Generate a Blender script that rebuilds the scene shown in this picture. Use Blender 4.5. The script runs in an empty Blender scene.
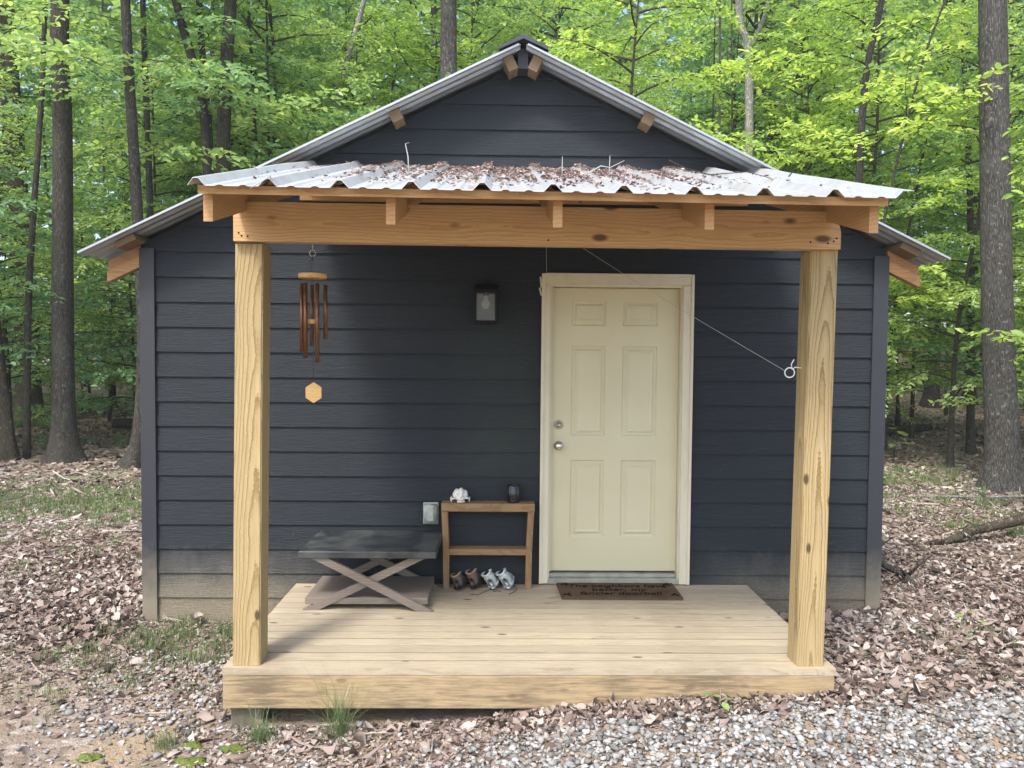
import bpy, bmesh, math, random
import numpy as np
from mathutils import Vector, Matrix
R = math.radians
random.seed(5)
RNG = np.random.default_rng(7)
sc = bpy.context.scene
COL = sc.collection

# ------------------------------------------------------------------ helpers
def tag(o, label=None, cat=None, group=None, kind=None):
    if label: o['label'] = label
    if cat: o['category'] = cat
    if group: o['group'] = group
    if kind: o['kind'] = kind
    return o

def thing(name, label, cat, loc=(0, 0, 0), group=None, rot=(0, 0, 0)):
    o = bpy.data.objects.new(name, None)
    COL.objects.link(o)
    o.empty_display_size = .1
    o.location = loc
    o.rotation_euler = rot
    return tag(o, label, cat, group)

class MB:
    """collects polygons with a random value per piece, builds one mesh object"""
    def __init__(s):
        s.v, s.f, s.r, s.sm, s.c = [], [], [], [], {}
    def poly(s, pts, r=0.5):
        n = len(s.v); s.v += [tuple(p) for p in pts]
        s.f.append(tuple(range(n, n + len(pts)))); s.r.append(r); s.sm.append(False)
    def add(s, verts, faces, r=0.5, smooth=False):
        n = len(s.v); s.v += [tuple(p) for p in verts]
        A = np.array([tuple(p) for p in verts]); ctr = tuple((A.min(0) + A.max(0)) / 2)
        for k in range(len(faces)): s.c[len(s.f) + k] = ctr
        for f in faces:
            s.f.append(tuple(i + n for i in f)); s.r.append(r); s.sm.append(smooth)
    def hexa(s, p, r=0.5):   # 8 corners: bottom 4 ccw, top 4 ccw
        s.add(p, [(3, 2, 1, 0), (4, 5, 6, 7), (0, 1, 5, 4), (1, 2, 6, 5), (2, 3, 7, 6), (3, 0, 4, 7)], r)
    def box(s, a, b, r=None, bev=0.0):
        if r is None: r = random.random()
        x0, y0, z0 = a; x1, y1, z1 = b
        if bev <= 0:
            s.hexa([(x0, y0, z0), (x1, y0, z0), (x1, y1, z0), (x0, y1, z0), (x0, y0, z1), (x1, y0, z1), (x1, y1, z1), (x0, y1, z1)], r)
            return
        bm = bmesh.new()
        bmesh.ops.create_cube(bm, size=1)
        for v in bm.verts:
            v.co = ((x0 + x1) / 2 + v.co.x * (x1 - x0), (y0 + y1) / 2 + v.co.y * (y1 - y0), (z0 + z1) / 2 + v.co.z * (z1 - z0))
        bmesh.ops.bevel(bm, geom=list(bm.edges), offset=bev, segments=1, affect='EDGES', profile=.5)
        s.frombm(bm, r)
    def frombm(s, bm, r=0.5, smooth=False):
        bm.verts.index_update()
        s.add([v.co[:] for v in bm.verts], [[v.index for v in f.verts] for f in bm.faces], r, smooth)
        bm.free()
    def board(s, a, b, w, t, side=(0, 1, 0), r=None):
        """a plank from a to b; w measured along 'up' (perpendicular to side), t along side"""
        if r is None: r = random.random()
        a = Vector(a); b = Vector(b); d = (b - a).normalized(); sd = Vector(side)
        sd = (sd - d * sd.dot(d)).normalized(); up = sd.cross(d)
        p = []
        for q in (a, b):
            for i, j in ((-1, -1), (1, -1), (1, 1), (-1, 1)):
                p.append(q + up * (w / 2 * i) + sd * (t / 2 * j))
        s.add(p, [(3, 2, 1, 0), (4, 5, 6, 7), (0, 1, 5, 4), (1, 2, 6, 5), (2, 3, 7, 6), (3, 0, 4, 7)], r)
    def tube(s, pts, rad, n=8, r=0.5, cap=True, lump=None):
        pts = [Vector(p) for p in pts]
        if not hasattr(rad, '__len__'): rad = [rad] * len(pts)
        base = len(s.v); prev = None
        for i, p in enumerate(pts):
            d = (pts[min(i + 1, len(pts) - 1)] - pts[max(i - 1, 0)]).normalized()
            u = d.orthogonal().normalized() if prev is None else (prev - d * prev.dot(d)).normalized()
            prev = u; w = d.cross(u)
            for k in range(n):
                a = 2 * math.pi * k / n
                q = 1 if lump is None else lump(a, i)
                s.v.append(tuple(p + (u * math.cos(a) + w * math.sin(a)) * rad[i] * q))
        for i in range(len(pts) - 1):
            for k in range(n):
                a = base + i * n + k; b = base + i * n + (k + 1) % n
                s.f.append((a, b, b + n, a + n)); s.r.append(r); s.sm.append(True)
        if cap:
            s.f.append(tuple(base + k for k in reversed(range(n)))); s.r.append(r); s.sm.append(False)
            s.f.append(tuple(base + (len(pts) - 1) * n + k for k in range(n))); s.r.append(r); s.sm.append(False)
    def lathe(s, prof, n=20, r=0.5, mat=None):
        bm = bmesh.new(); rings = []
        for (rr, z) in prof:
            rings.append([bm.verts.new((max(rr, 1e-4) * math.cos(2 * math.pi * k / n), max(rr, 1e-4) * math.sin(2 * math.pi * k / n), z)) for k in range(n)])
        for a, b in zip(rings, rings[1:]):
            for k in range(n):
                bm.faces.new((a[k], a[(k + 1) % n], b[(k + 1) % n], b[k]))
        if mat: bm.transform(mat)
        s.frombm(bm, r, True)
    def mesh(s, name):
        me = bpy.data.meshes.new(name)
        me.from_pydata(s.v, [], s.f); me.validate()
        at = me.attributes.new('rnd', 'FLOAT', 'FACE')
        cc = me.attributes.new('ctr', 'FLOAT_VECTOR', 'FACE')
        if len(me.polygons) == len(s.r):
            cc.data.foreach_set('vector', np.array([s.c.get(i, (0, 0, 0)) for i in range(len(s.r))], np.float32).ravel())
            at.data.foreach_set('value', s.r)
            me.polygons.foreach_set('use_smooth', s.sm)
        me.update()
        return me
    def build(s, name, mat, parent=None, loc=None):
        me = s.mesh(name); me.materials.append(mat)
        return link(name, me, parent, loc)

def link(name, me, parent=None, loc=None):
    o = bpy.data.objects.new(name, me); COL.objects.link(o)
    if parent: o.parent = parent
    if loc: o.location = loc
    return o

def np_mesh(name, verts, faces, rnd, mat, smooth=False):
    """verts (n,3), faces (m,k)"""
    me = bpy.data.meshes.new(name)
    nf, k = faces.shape
    me.vertices.add(len(verts)); me.vertices.foreach_set('co', np.ascontiguousarray(verts, np.float32).ravel())
    me.loops.add(nf * k); me.loops.foreach_set('vertex_index', np.ascontiguousarray(faces, np.int32).ravel())
    me.polygons.add(nf)
    me.polygons.foreach_set('loop_start', np.arange(0, nf * k, k, dtype=np.int32))
    if smooth: me.polygons.foreach_set('use_smooth', np.ones(nf, bool))
    me.update(calc_edges=True)
    at = me.attributes.new('rnd', 'FLOAT', 'FACE'); at.data.foreach_set('value', np.ascontiguousarray(rnd, np.float32))
    me.materials.append(mat)
    return me

# ------------------------------------------------------------------ materials
class NT:
    def __init__(s, name):
        s.m = bpy.data.materials.new(name); s.m.use_nodes = True
        s.t = s.m.node_tree; s.t.nodes.clear()
        s.out = s.n('ShaderNodeOutputMaterial')
        s.coord = None
    def n(s, typ, **kw):
        o = s.t.nodes.new(typ)
        for k, v in kw.items():
            if k in ('operation', 'blend_type', 'data_type', 'wave_type', 'rings_direction', 'bands_direction', 'feature', 'attribute_name', 'interpolation', 'noise_dimensions', 'clamp', 'invert', 'wave_profile'):
                setattr(o, k, v)
            else:
                s.set(o.inputs[k.replace('_', ' ')] if k.replace('_', ' ') in o.inputs else o.inputs[k], v)
        return o
    def set(s, inp, v):
        if isinstance(v, bpy.types.NodeSocket): s.t.links.new(v, inp)
        elif isinstance(v, tuple) and len(v) == 3 and inp.type == 'RGBA': inp.default_value = (*v, 1)
        else: inp.default_value = v
    def obj(s):
        if s.coord is None: s.coord = s.n('ShaderNodeTexCoord')
        return s.coord.outputs['Object']
    def attr(s, name='rnd'):
        return s.n('ShaderNodeAttribute', attribute_name=name).outputs['Fac']
    def map(s, vec, loc=(0, 0, 0), rot=(0, 0, 0), scale=(1, 1, 1)):
        return s.n('ShaderNodeMapping', Vector=vec, Location=loc, Rotation=rot, Scale=scale).outputs[0]
    def noise(s, vec, scale, detail=4, rough=.55, dist=0):
        return s.n('ShaderNodeTexNoise', Vector=vec, Scale=scale, Detail=detail, Roughness=rough, Distortion=dist).outputs['Fac']
    def math(s, op, a, b=0.0, c=0.0):
        o = s.n('ShaderNodeMath', operation=op); s.set(o.inputs[0], a); s.set(o.inputs[1], b); s.set(o.inputs[2], c)
        return o.outputs[0]
    def vadd(s, a, b):
        o = s.n('ShaderNodeVectorMath', operation='ADD'); s.set(o.inputs[0], a); s.set(o.inputs[1], b); return o.outputs[0]
    def mix(s, f, a, b, blend='MIX'):
        o = s.n('ShaderNodeMix', data_type='RGBA', blend_type=blend)
        s.set(o.inputs[0], f); s.set(o.inputs[6], a); s.set(o.inputs[7], b); return o.outputs[2]
    def ramp(s, f, stops, interp='LINEAR'):
        o = s.n('ShaderNodeValToRGB'); s.set(o.inputs[0], f); cr = o.color_ramp; cr.interpolation = interp
        while len(cr.elements) < len(stops): cr.elements.new(.5)
        for e, (p, c) in zip(cr.elements, stops):
            e.position = p; e.color = (*c, 1) if isinstance(c, tuple) else (c, c, c, 1)
        return o.outputs[0]
    def mr(s, f, a, b, c=0.0, d=1.0):
        o = s.n('ShaderNodeMapRange'); s.set(o.inputs[0], f)
        for i, v in enumerate((a, b, c, d)): o.inputs[i + 1].default_value = v
        return o.outputs[0]
    def bump(s, h, strength=.3, dist=.01):
        return s.n('ShaderNodeBump', Height=h, Strength=strength, Distance=dist).outputs[0]
    def pbsdf(s, col, rough=.6, metal=0.0, normal=None, spec=None, **kw):
        o = s.n('ShaderNodeBsdfPrincipled'); s.set(o.inputs['Base Color'], col); s.set(o.inputs['Roughness'], rough); s.set(o.inputs['Metallic'], metal)
        if normal: s.set(o.inputs['Normal'], normal)
        if spec is not None: s.set(o.inputs['Specular IOR Level'], spec)
        for k, v in kw.items(): s.set(o.inputs[k], v)
        return o
    def done(s, sh):
        s.t.links.new(sh.outputs[0] if hasattr(sh, 'outputs') else sh, s.out.inputs['Surface']); return s.m

def plain(name, col, rough=.6, metal=0., var=.12, scale=30, bump=.1, spec=.4):
    t = NT(name); nz = t.noise(t.obj(), scale, 4)
    c = t.mix(t.mr(nz, .3, .7), tuple(x * (1 - var) for x in col), tuple(min(1, x * (1 + var)) for x in col))
    return t.done(t.pbsdf(c, rough, metal, t.bump(nz, bump, .004), spec))

def wood(name, light, dark, axis='Z', rings=26, knots=.6, wear=0.0, tilt=.012, weather=None, rough=.65, offscale=3.0, spread=.25, pith=(.035, .05), kscale=7.0, ksize=.12, wob=.06):
    t = NT(name); o = t.obj(); r = t.attr()
    sub = t.n('ShaderNodeVectorMath', operation='SUBTRACT'); t.set(sub.inputs[0], o); t.set(sub.inputs[1], t.n('ShaderNodeAttribute', attribute_name='ctr').outputs['Vector']); o = sub.outputs[0]
    # turn so that the grain runs along local Z
    rot = {'Z': (0, 0, 0), 'X': (0, math.pi / 2, 0), 'Y': (math.pi / 2, 0, 0)}[axis]
    p = t.map(o, rot=rot)
    off = t.n('ShaderNodeCombineXYZ', X=t.math('MULTIPLY', t.math('SUBTRACT', r, .5), .05), Y=t.math('MULTIPLY', t.math('SUBTRACT', t.math('FRACT', t.math('MULTIPLY', r, 7.0)), .5), .06), Z=t.math('MULTIPLY', r, 17.3)).outputs[0]
    p = t.vadd(p, off)
    low = t.n('ShaderNodeTexNoise', Vector=t.map(p, scale=(2.2, 2.2, .75)), Scale=offscale, Detail=2.0, Roughness=.4).outputs['Color']
    dv = t.n('ShaderNodeVectorMath', operation='MULTIPLY_ADD'); t.set(dv.inputs[0], low); dv.inputs[1].default_value = (wob, wob, 0); t.set(dv.inputs[2], p)
    q = t.map(dv.outputs[0], loc=(pith[0], pith[1], 0), rot=(tilt, -tilt * .7, 0))
    w = t.n('ShaderNodeTexWave', wave_type='RINGS', rings_direction='Z', wave_profile='SAW', Vector=q, Scale=float(rings), Distortion=1.1, Detail=2.0)
    w.inputs['Detail Scale'].default_value = 2.0
    ringv = t.ramp(w.outputs['Fac'], [(0, 0.0), (.62, .25), (.9, 1.0), (1, .1)])
    fib = t.noise(t.map(p, scale=(1, 1, .03)), 260, 3, .6)
    blot = t.noise(t.map(p, scale=(1, 1, .35)), 3.0, 4)
    c = t.mix(t.math('MULTIPLY', ringv, .92), light, dark)
    c = t.mix(t.mr(fib, .35, .75, 0, .4), c, tuple(x * .62 for x in dark))
    c = t.mix(t.mr(blot, .45, .75, 0, .35), c, tuple(x * .8 for x in light))
    c = t.mix(t.math('MULTIPLY', r, spread), c, tuple(x * .55 for x in light))
    vor = t.n('ShaderNodeTexVoronoi', Vector=t.map(p, scale=(1, 1, .45)), Scale=kscale); vor.inputs['Randomness'].default_value = .9
    kn = t.mr(vor.outputs['Distance'], ksize * .55, ksize, 1, 0)
    c = t.mix(t.math('MULTIPLY', kn, knots), c, tuple(x * .28 for x in dark))
    if weather:
        g = t.noise(o, 1.7, 5); g2 = t.noise(t.map(p, scale=(1, 1, .10)), 55, 5, .7)
        c = t.mix(t.mr(t.math('MULTIPLY', g, g2), .2, .36, 0, weather[1]), c, weather[0])
    hgt = t.math('ADD', t.math('MULTIPLY', ringv, .5), fib)
    return t.done(t.pbsdf(c, rough, 0, t.bump(hgt, .18, .002), .3))

M = {}
# painted lap siding with embossed cedar grain, splashed soil near the ground
def siding_mat():
    t = NT('navy_siding'); o = t.obj(); r = t.attr()
    g = t.noise(t.map(o, scale=(2.2, 2.2, 26)), 4.2, 6, .62, 1.2)
    big = t.noise(o, 1.1, 4)
    c = t.mix(t.mr(big, .35, .7), (.0195, .0245, .0300), (.0235, .0290, .0355))
    c = t.mix(t.math('MULTIPLY', r, .25), c, (.0155, .0205, .0265))
    c = t.mix(t.mr(g, .5, .72, 0, .35), c, (.038, .045, .052))
    sep = t.n('ShaderNodeSeparateXYZ', Vector=o)
    z = sep.outputs['Z']; x = sep.outputs['X']
    streak = t.noise(t.map(o, scale=(2.2, 2.2, 1.6)), 2.4, 8, .72)
    h = t.math('ADD', z, t.math('MULTIPLY', t.math('SUBTRACT', streak, .5), -.42))
    soil = t.mr(h, .27, -.05)
    fine = t.noise(o, 90, 3)
    soil = t.math('MULTIPLY', soil, t.mr(fine, .25, .6, .55, 1))
    soil = t.math('MULTIPLY', soil, t.mr(t.math('ABSOLUTE', t.math('SUBTRACT', x, .14)), 1.25, 1.75, .12, 1)); soil = t.math('MULTIPLY', soil, t.mr(x, 0.5, 2.0, 1, .8))
    c = t.mix(t.math('MULTIPLY', soil, .8), c, t.mix(t.mr(z, .12, -.22), (.17, .16, .135), (.29, .245, .165)))
    # green algae film beside the door
    gx = t.math('ABSOLUTE', t.math('SUBTRACT', x, .02)); gz = t.math('ABSOLUTE', t.math('SUBTRACT', z, 1.25))
    gm = t.math('MULTIPLY', t.mr(gx, .45, .1), t.mr(gz, .75, .1)); gm = t.math('MULTIPLY', gm, t.mr(big, .4, .6, .2, .6))
    c = t.mix(gm, c, (.055, .07, .055))
    dots = t.n('ShaderNodeTexVoronoi', Vector=o, Scale=9.0).outputs['Distance']
    c = t.mix(t.mr(dots, .03, .02, 0, .35), c, (.32, .33, .33))
    hb = t.math('ADD', g, t.math('MULTIPLY', fine, .15))
    return t.done(t.pbsdf(c, t.mr(big, .3, .7, .6, .7), 0, t.bump(hb, .8, .010), .25))
M['siding'] = siding_mat()
t = NT('navy_trim'); o = t.obj(); z = t.n('ShaderNodeSeparateXYZ', Vector=o).outputs['Z']
nz = t.noise(o, 14, 5); h = t.math('ADD', z, t.math('MULTIPLY', nz, -.3))
c = t.mix(t.mr(h, .12, -.3, 0, .8), (.028, .031, .039), (.24, .21, .15))
M['trim'] = t.done(t.pbsdf(c, .55, 0, t.bump(nz, .12, .003), .4))

M['post'] = wood('treated_pine_post', (.46, .36, .185), (.20, .125, .045), 'Z', 30, .9, tilt=.024, spread=.1, pith=(.012, .03), wob=.03)
M['beam'] = wood('raw_pine_beam', (.62, .405, .20), (.44, .245, .095), 'X', 19, 1.0, tilt=.012, spread=.12, kscale=9.0, ksize=.22)
M['rafter'] = wood('raw_pine_rafter', (.56, .345, .165), (.42, .225, .085), 'Y', 18, .6, spread=.3)
M['batten'] = wood('raw_pine_batten', (.60, .385, .19), (.44, .245, .10), 'X', 22, .7, spread=.2)
M['deck'] = wood('weathered_deck_board', (.53, .455, .325), (.37, .295, .19), 'X', 22, .95, spread=.5, weather=((.22, .175, .13), .45), kscale=8.0, ksize=.13)
M['rim'] = wood('deck_rim_board', (.44, .335, .20), (.33, .235, .12), 'X', 20, .5, spread=.15, weather=((.10, .08, .055), .75))
M['greywood'] = wood('weathered_grey_wood', (.25, .205, .16), (.14, .11, .085), 'X', 24, .5, spread=.2, weather=((.14, .13, .12), .6))
M['shelfwood'] = wood('brown_cedar', (.31, .205, .105), (.21, .12, .055), 'X', 22, .5, spread=.35)
M['shelfleg'] = wood('brown_cedar_leg', (.31, .20, .10), (.21, .12, .055), 'Z', 22, .4, spread=.25)
M['blockwood'] = wood('rough_purlin', (.25, .18, .11), (.17, .115, .065), 'Y', 24, .4, spread=.35)
M['purlin'] = M['blockwood']
M['tail'] = wood('rafter_tail_pine', (.46, .265, .125), (.33, .18, .075), 'X', 20, .4, spread=.35)

def metal_roof(name, base, dirt):
    t = NT(name); o = t.obj()
    n1 = t.noise(o, 3.2, 6, .65); n2 = t.noise(t.map(o, scale=(9, 1.2, 1)), 6, 5)
    c = t.mix(t.mr(n1, .45, .75, 0, dirt), base, (.30, .265, .22))
    c = t.mix(t.mr(n2, .5, .75, 0, dirt * .6), c, (.42, .40, .36))
    return t.done(t.pbsdf(c, t.mr(n1, .3, .7, .38, .6), .55, t.bump(n2, .05, .003)))
M['galv'] = metal_roof('galvanised_roof', (.36, .395, .43), .25)
M['porchmetal'] = metal_roof('porch_galvanised_roof', (.56, .57, .57), .7)
M['ridge'] = plain('dark_ridge_cap', (.045, .05, .058), .4, .3, .2, 8)

t = NT('cream_door_paint'); o = t.obj(); n = t.noise(o, 2.3, 5); n2 = t.noise(o, 40, 3)
z = t.n('ShaderNodeSeparateXYZ', Vector=o).outputs['Z']
c = t.mix(t.mr(n, .3, .7), (.575, .535, .36), (.625, .585, .405))
c = t.mix(t.mr(t.math('ADD', z, t.math('MULTIPLY', n, -.5)), .25, -.2, 0, .35), c, (.50, .47, .30))
M['door'] = t.done(t.pbsdf(c, .42, 0, t.bump(n2, .04, .002), .45))
t = NT('weathered_cream_casing'); o = t.obj(); n = t.noise(t.map(o, scale=(1, 1, .25)), 14, 6, .65); n2 = t.noise(o, 45, 4)
c = t.mix(t.mr(n, .5, .75, 0, .6), (.63, .59, .45), (.50, .48, .33)); c = t.mix(t.mr(n2, .68, .74, 0, .8), c, (.17, .15, .11))
M['casing'] = t.done(t.pbsdf(c, .6, 0, t.bump(n, .25, .003), .3))
M['sill'] = plain('aluminium_sill', (.33, .335, .28), .6, .2, .2, 12)
M['brass'] = plain('aged_nickel', (.42, .38, .30), .28, .9, .25, 60)
M['knobmetal'] = plain('satin_nickel', (.60, .57, .50), .25, .95, .15, 60)
M['black'] = plain('black_metal', (.006, .007, .009), .55, 0, .3, 40, .1, .25)
M['dark'] = plain('underside_dark', (.02, .018, .015), .9)
M['concrete'] = plain('concrete_pier', (.13, .12, .085), .9, 0, .3, 20, .4)
t = NT('lantern_glass')
M['glass'] = t.done(t.pbsdf((.20, .21, .215), .35, 0, None, .5))
M['bulb'] = plain('frosted_bulb', (.78, .77, .73), .3, 0, .03)
M['outlet'] = plain('clear_grey_cover', (.31, .345, .31), .4, 0, .25, 30)
M['bronze'] = plain('bronze_tube', (.16, .075, .035), .36, .75, .3, 30)
M['chimewood'] = wood('chime_pine', (.62, .40, .16), (.45, .26, .09), 'X', 40, 0, spread=.1)
M['cord'] = plain('dark_cord', (.05, .05, .05), .8)
M['palecord'] = plain('pale_string', (.42, .42, .40), .6)
M['whitehook'] = plain('white_hook', (.75, .75, .73), .35)
t = NT('blackened_tabletop'); o = t.obj(); n = t.noise(o, 5, 6, .6); n2 = t.noise(o, 26, 5)
c = t.mix(t.mr(n, .4, .62), (.022, .026, .029), (.062, .068, .064)); c = t.mix(t.mr(n2, .6, .75, 0, .5), c, (.11, .12, .085))
M['tabletop'] = t.done(t.pbsdf(c, t.mr(n, .3, .7, .3, .6), 0, t.bump(n2, .12, .003), .5))
t = NT('bone'); o = t.obj(); n = t.noise(o, 38, 5)
M['bone'] = t.done(t.pbsdf(t.mix(t.mr(n, .45, .7), (.78, .76, .70), (.50, .46, .38)), .6, 0, t.bump(n, .3, .004)))
M['hollow'] = plain('bone_hollow', (.05, .04, .035), .9)
M['jar'] = plain('dark_glass', (.006, .007, .010), .12, 0, .2, 10, 0, .6)
t = NT('worn_dark_shoe'); o = t.obj(); n = t.noise(o, 24, 4, .6, .8)
c = t.mix(t.mr(n, .52, .56), (.10, .085, .06), (.045, .055, .075)); c = t.mix(t.mr(t.noise(t.map(o, loc=(3, 1, 2)), 15, 3), .57, .60), c, (.24, .035, .03))
M['claypot'] = t.done(t.pbsdf(c, .6, 0, t.bump(n, .2, .003)))
M['claylip'] = plain('buff_lining', (.24, .185, .11), .8, 0, .3, 40, .3)
t = NT('silver_fabric'); o = t.obj(); n = t.noise(o, 45, 4, .6, .5)
M['tin'] = t.done(t.pbsdf(t.mix(t.mr(n, .4, .65), (.55, .59, .58), (.24, .28, .28)), .5, .1, t.bump(n, .2, .003)))
t = NT('coir_mat'); o = t.obj(); n = t.noise(o, 220, 4, .7); n2 = t.noise(o, 5, 4)
c = t.mix(t.mr(n, .3, .7), (.065, .042, .026), (.15, .098, .06)); c = t.mix(t.mr(n2, .5, .7, 0, .5), c, (.04, .027, .018))
M['mat'] = t.done(t.pbsdf(c, .95, 0, t.bump(n, .8, .006), .1))
M['matdark'] = plain('mat_print', (.010, .007, .005), .95, 0, .3, 200, .4, .1)

def bark(name, a, b, lich, scale=1.0):
    t = NT(name); o = t.obj(); info = t.n('ShaderNodeObjectInfo')
    p = t.vadd(o, t.n('ShaderNodeCombineXYZ', Z=t.math('MULTIPLY', info.outputs['Random'], 37.0)).outputs[0])
    v = t.n('ShaderNodeTexVoronoi', Vector=t.map(p, scale=(1, 1, .16)), Scale=48.0 * scale, feature='DISTANCE_TO_EDGE')
    n = t.noise(t.map(p, scale=(1, 1, .17)), 42 * scale, 6, .65, .6); n2 = t.noise(p, 3.1, 4); n3 = t.noise(p, 17, 4)
    crack = t.mr(v.outputs['Distance'], .0, .30)
    hh = t.math('ADD', t.math('MULTIPLY', crack, .4), n)
    c = t.mix(t.mr(hh, .38, .95), a, b)
    c = t.mix(t.mr(n2, .52, .68, 0, .4), c, lich)
    c = t.mix(t.mr(n3, .60, .68, 0, .6), c, tuple(min(1, x * 2.2) for x in b))
    return t.done(t.pbsdf(c, .9, 0, t.bump(hh, .9, .03), .15))
M['barkgrey'] = bark('grey_oak_bark', (.03, .028, .026), (.135, .128, .118), (.12, .125, .105))
M['barkdark'] = bark('dark_bark', (.028, .026, .023), (.095, .088, .075), (.075, .085, .06))
M['barkbrown'] = bark('brown_bark', (.035, .03, .023), (.12, .10, .075), (.09, .095, .06))
M['barkpale'] = bark('pale_smooth_bark', (.17, .165, .15), (.36, .35, .32), (.24, .26, .22), .7)
M['branch'] = bark('twig_bark', (.04, .035, .03), (.10, .09, .075), (.085, .09, .07), 1.5)

def leafmat(name, stops, trans=.45, bright=1.0):
    t = NT(name); r = t.attr(); info = t.n('ShaderNodeObjectInfo')
    n = t.noise(t.obj(), .9, 3)
    f = t.math('ADD', t.math('MULTIPLY', r, .55), t.math('MULTIPLY', info.outputs['Random'], .22))
    f = t.math('ADD', f, t.math('MULTIPLY', t.math('SUBTRACT', n, .4), .75))
    c = t.ramp(f, stops)
    d = t.pbsdf(c, .36, 0, None, .5)
    tc = t.mix(1.0, c, (1.4 * bright, 1.42 * bright, .95 * bright), 'MULTIPLY')
    tr = t.n('ShaderNodeBsdfTranslucent', Color=tc)
    mx = t.n('ShaderNodeMixShader', Fac=trans); t.t.links.new(d.outputs[0], mx.inputs[1]); t.t.links.new(tr.outputs[0], mx.inputs[2])
    return t.done(mx)
LS = [(0, (.12, .225, .095)), (.35, (.26, .40, .145)), (.65, (.44, .57, .20)), (1, (.66, .72, .29))]
M['leaf'] = leafmat('beech_leaf', LS)
M['leafbright'] = leafmat('sunlit_beech_leaf', [(0, (.17, .29, .085)), (.4, (.36, .51, .13)), (.8, (.56, .67, .17)), (1, (.74, .72, .18))], .5)  # sunlight put into the colour: brighter, yellower copy of the leaf
M['leafcool'] = leafmat('shade_leaf', [(0, (.095, .20, .115)), (.5, (.20, .35, .165)), (1, (.37, .51, .23))], .45)  # shade put into the colour: darker, cooler copy of the leaf
M['grass'] = leafmat('grass_blade', [(0, (.08, .13, .06)), (.5, (.16, .225, .09)), (.85, (.28, .31, .14)), (1, (.42, .38, .23))], .3)
M['moss'] = plain('moss', (.105, .135, .03), .95, 0, .35, 60, .6, .1)

LIT = [(0, (.06, .042, .034)), (.18, (.155, .11, .088)), (.45, (.265, .20, .168)), (.7, (.35, .285, .245)), (.9, (.45, .395, .35)), (1, (.56, .52, .47))]
t = NT('dead_leaf'); r = t.attr(); n = t.noise(t.obj(), .55, 3)
f = t.math('ADD', r, t.math('MULTIPLY', t.math('SUBTRACT', n, .5), .55))
c = t.ramp(f, LIT)
d = t.pbsdf(c, .7, 0, None, .25); tr = t.n('ShaderNodeBsdfTranslucent', Color=c)
mx = t.n('ShaderNodeMixShader', Fac=.15); t.t.links.new(d.outputs[0], mx.inputs[1]); t.t.links.new(tr.outputs[0], mx.inputs[2])
M['litter'] = t.done(mx)
t = NT('roof_dead_leaf'); r = t.attr()
M['rooflitter'] = t.done(t.pbsdf(t.ramp(r, [(0, (.10, .06, .05)), (.35, (.22, .145, .125)), (.7, (.36, .265, .235)), (1, (.52, .45, .41))]), .75, 0, None, .2))
t = NT('crushed_stone'); r = t.attr(); n = t.noise(t.obj(), 60, 4)
c = t.ramp(r, [(0, (.09, .085, .078)), (.25, (.19, .185, .175)), (.6, (.29, .29, .28)), (.87, (.42, .42, .41)), (1, (.29, .235, .18))])
c = t.mix(t.mr(n, .5, .75, 0, .35), c, (.30, .27, .23))
M['stone'] = t.done(t.pbsdf(c, .8, 0, t.bump(n, .3, .006), .25))

def ground_mat():
    t = NT('forest_soil'); o = t.obj()
    n1 = t.noise(o, .45, 5); n2 = t.noise(o, 7, 6, .7); n3 = t.noise(o, 28, 5, .7)
    v = t.n('ShaderNodeTexVoronoi', Vector=o, Scale=13.0)
    vc = t.n('ShaderNodeSeparateColor', Color=v.outputs['Color']).outputs[0]
    leafy = t.ramp(vc, LIT)
    soil = t.mix(t.mr(n2, .3, .7), (.15, .10, .065), (.30, .225, .16))
    c = t.mix(t.mr(n3, .3, .6), soil, leafy)
    # sandy yellow soil patches in the foreground
    sx = t.n('ShaderNodeSeparateXYZ', Vector=o)
    sand = t.math('MULTIPLY', t.mr(sx.outputs['Y'], -.7, -1.3), t.mr(t.noise(o, 1.5, 4), .48, .6))
    c = t.mix(t.math('MULTIPLY', t.mr(sx.outputs['Y'], -.2, -1.0), .5), c, t.mix(n3, (.22, .175, .135), (.42, .35, .28)))
    c = t.mix(t.math('MULTIPLY', sand, .8), c, (.36, .275, .18))
    ms = t.math('MULTIPLY', t.mr(t.noise(t.map(o, loc=(4, 2, 0)), 2.3, 5), .6, .68), t.mr(n2, .4, .6))
    c = t.mix(t.math('MULTIPLY', ms, .7), c, (.10, .125, .03))
    # a thin green cast where grass grows in the mid distance on the left and right
    gz = t.mr(t.noise(t.map(o, loc=(1, 7, 0)), .55, 4), .5, .6)
    gy = t.mr(t.math('ABSOLUTE', t.math('SUBTRACT', sx.outputs['Y'], 5.2)), 3.2, 1.4)
    c = t.mix(t.math('MULTIPLY', t.math('MULTIPLY', gz, gy), .55), c, (.12, .19, .06))
    return t.done(t.pbsdf(c, .95, 0, t.bump(t.math('ADD', n2, n3), .8, .03), .1))
M['ground'] = ground_mat()

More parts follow.
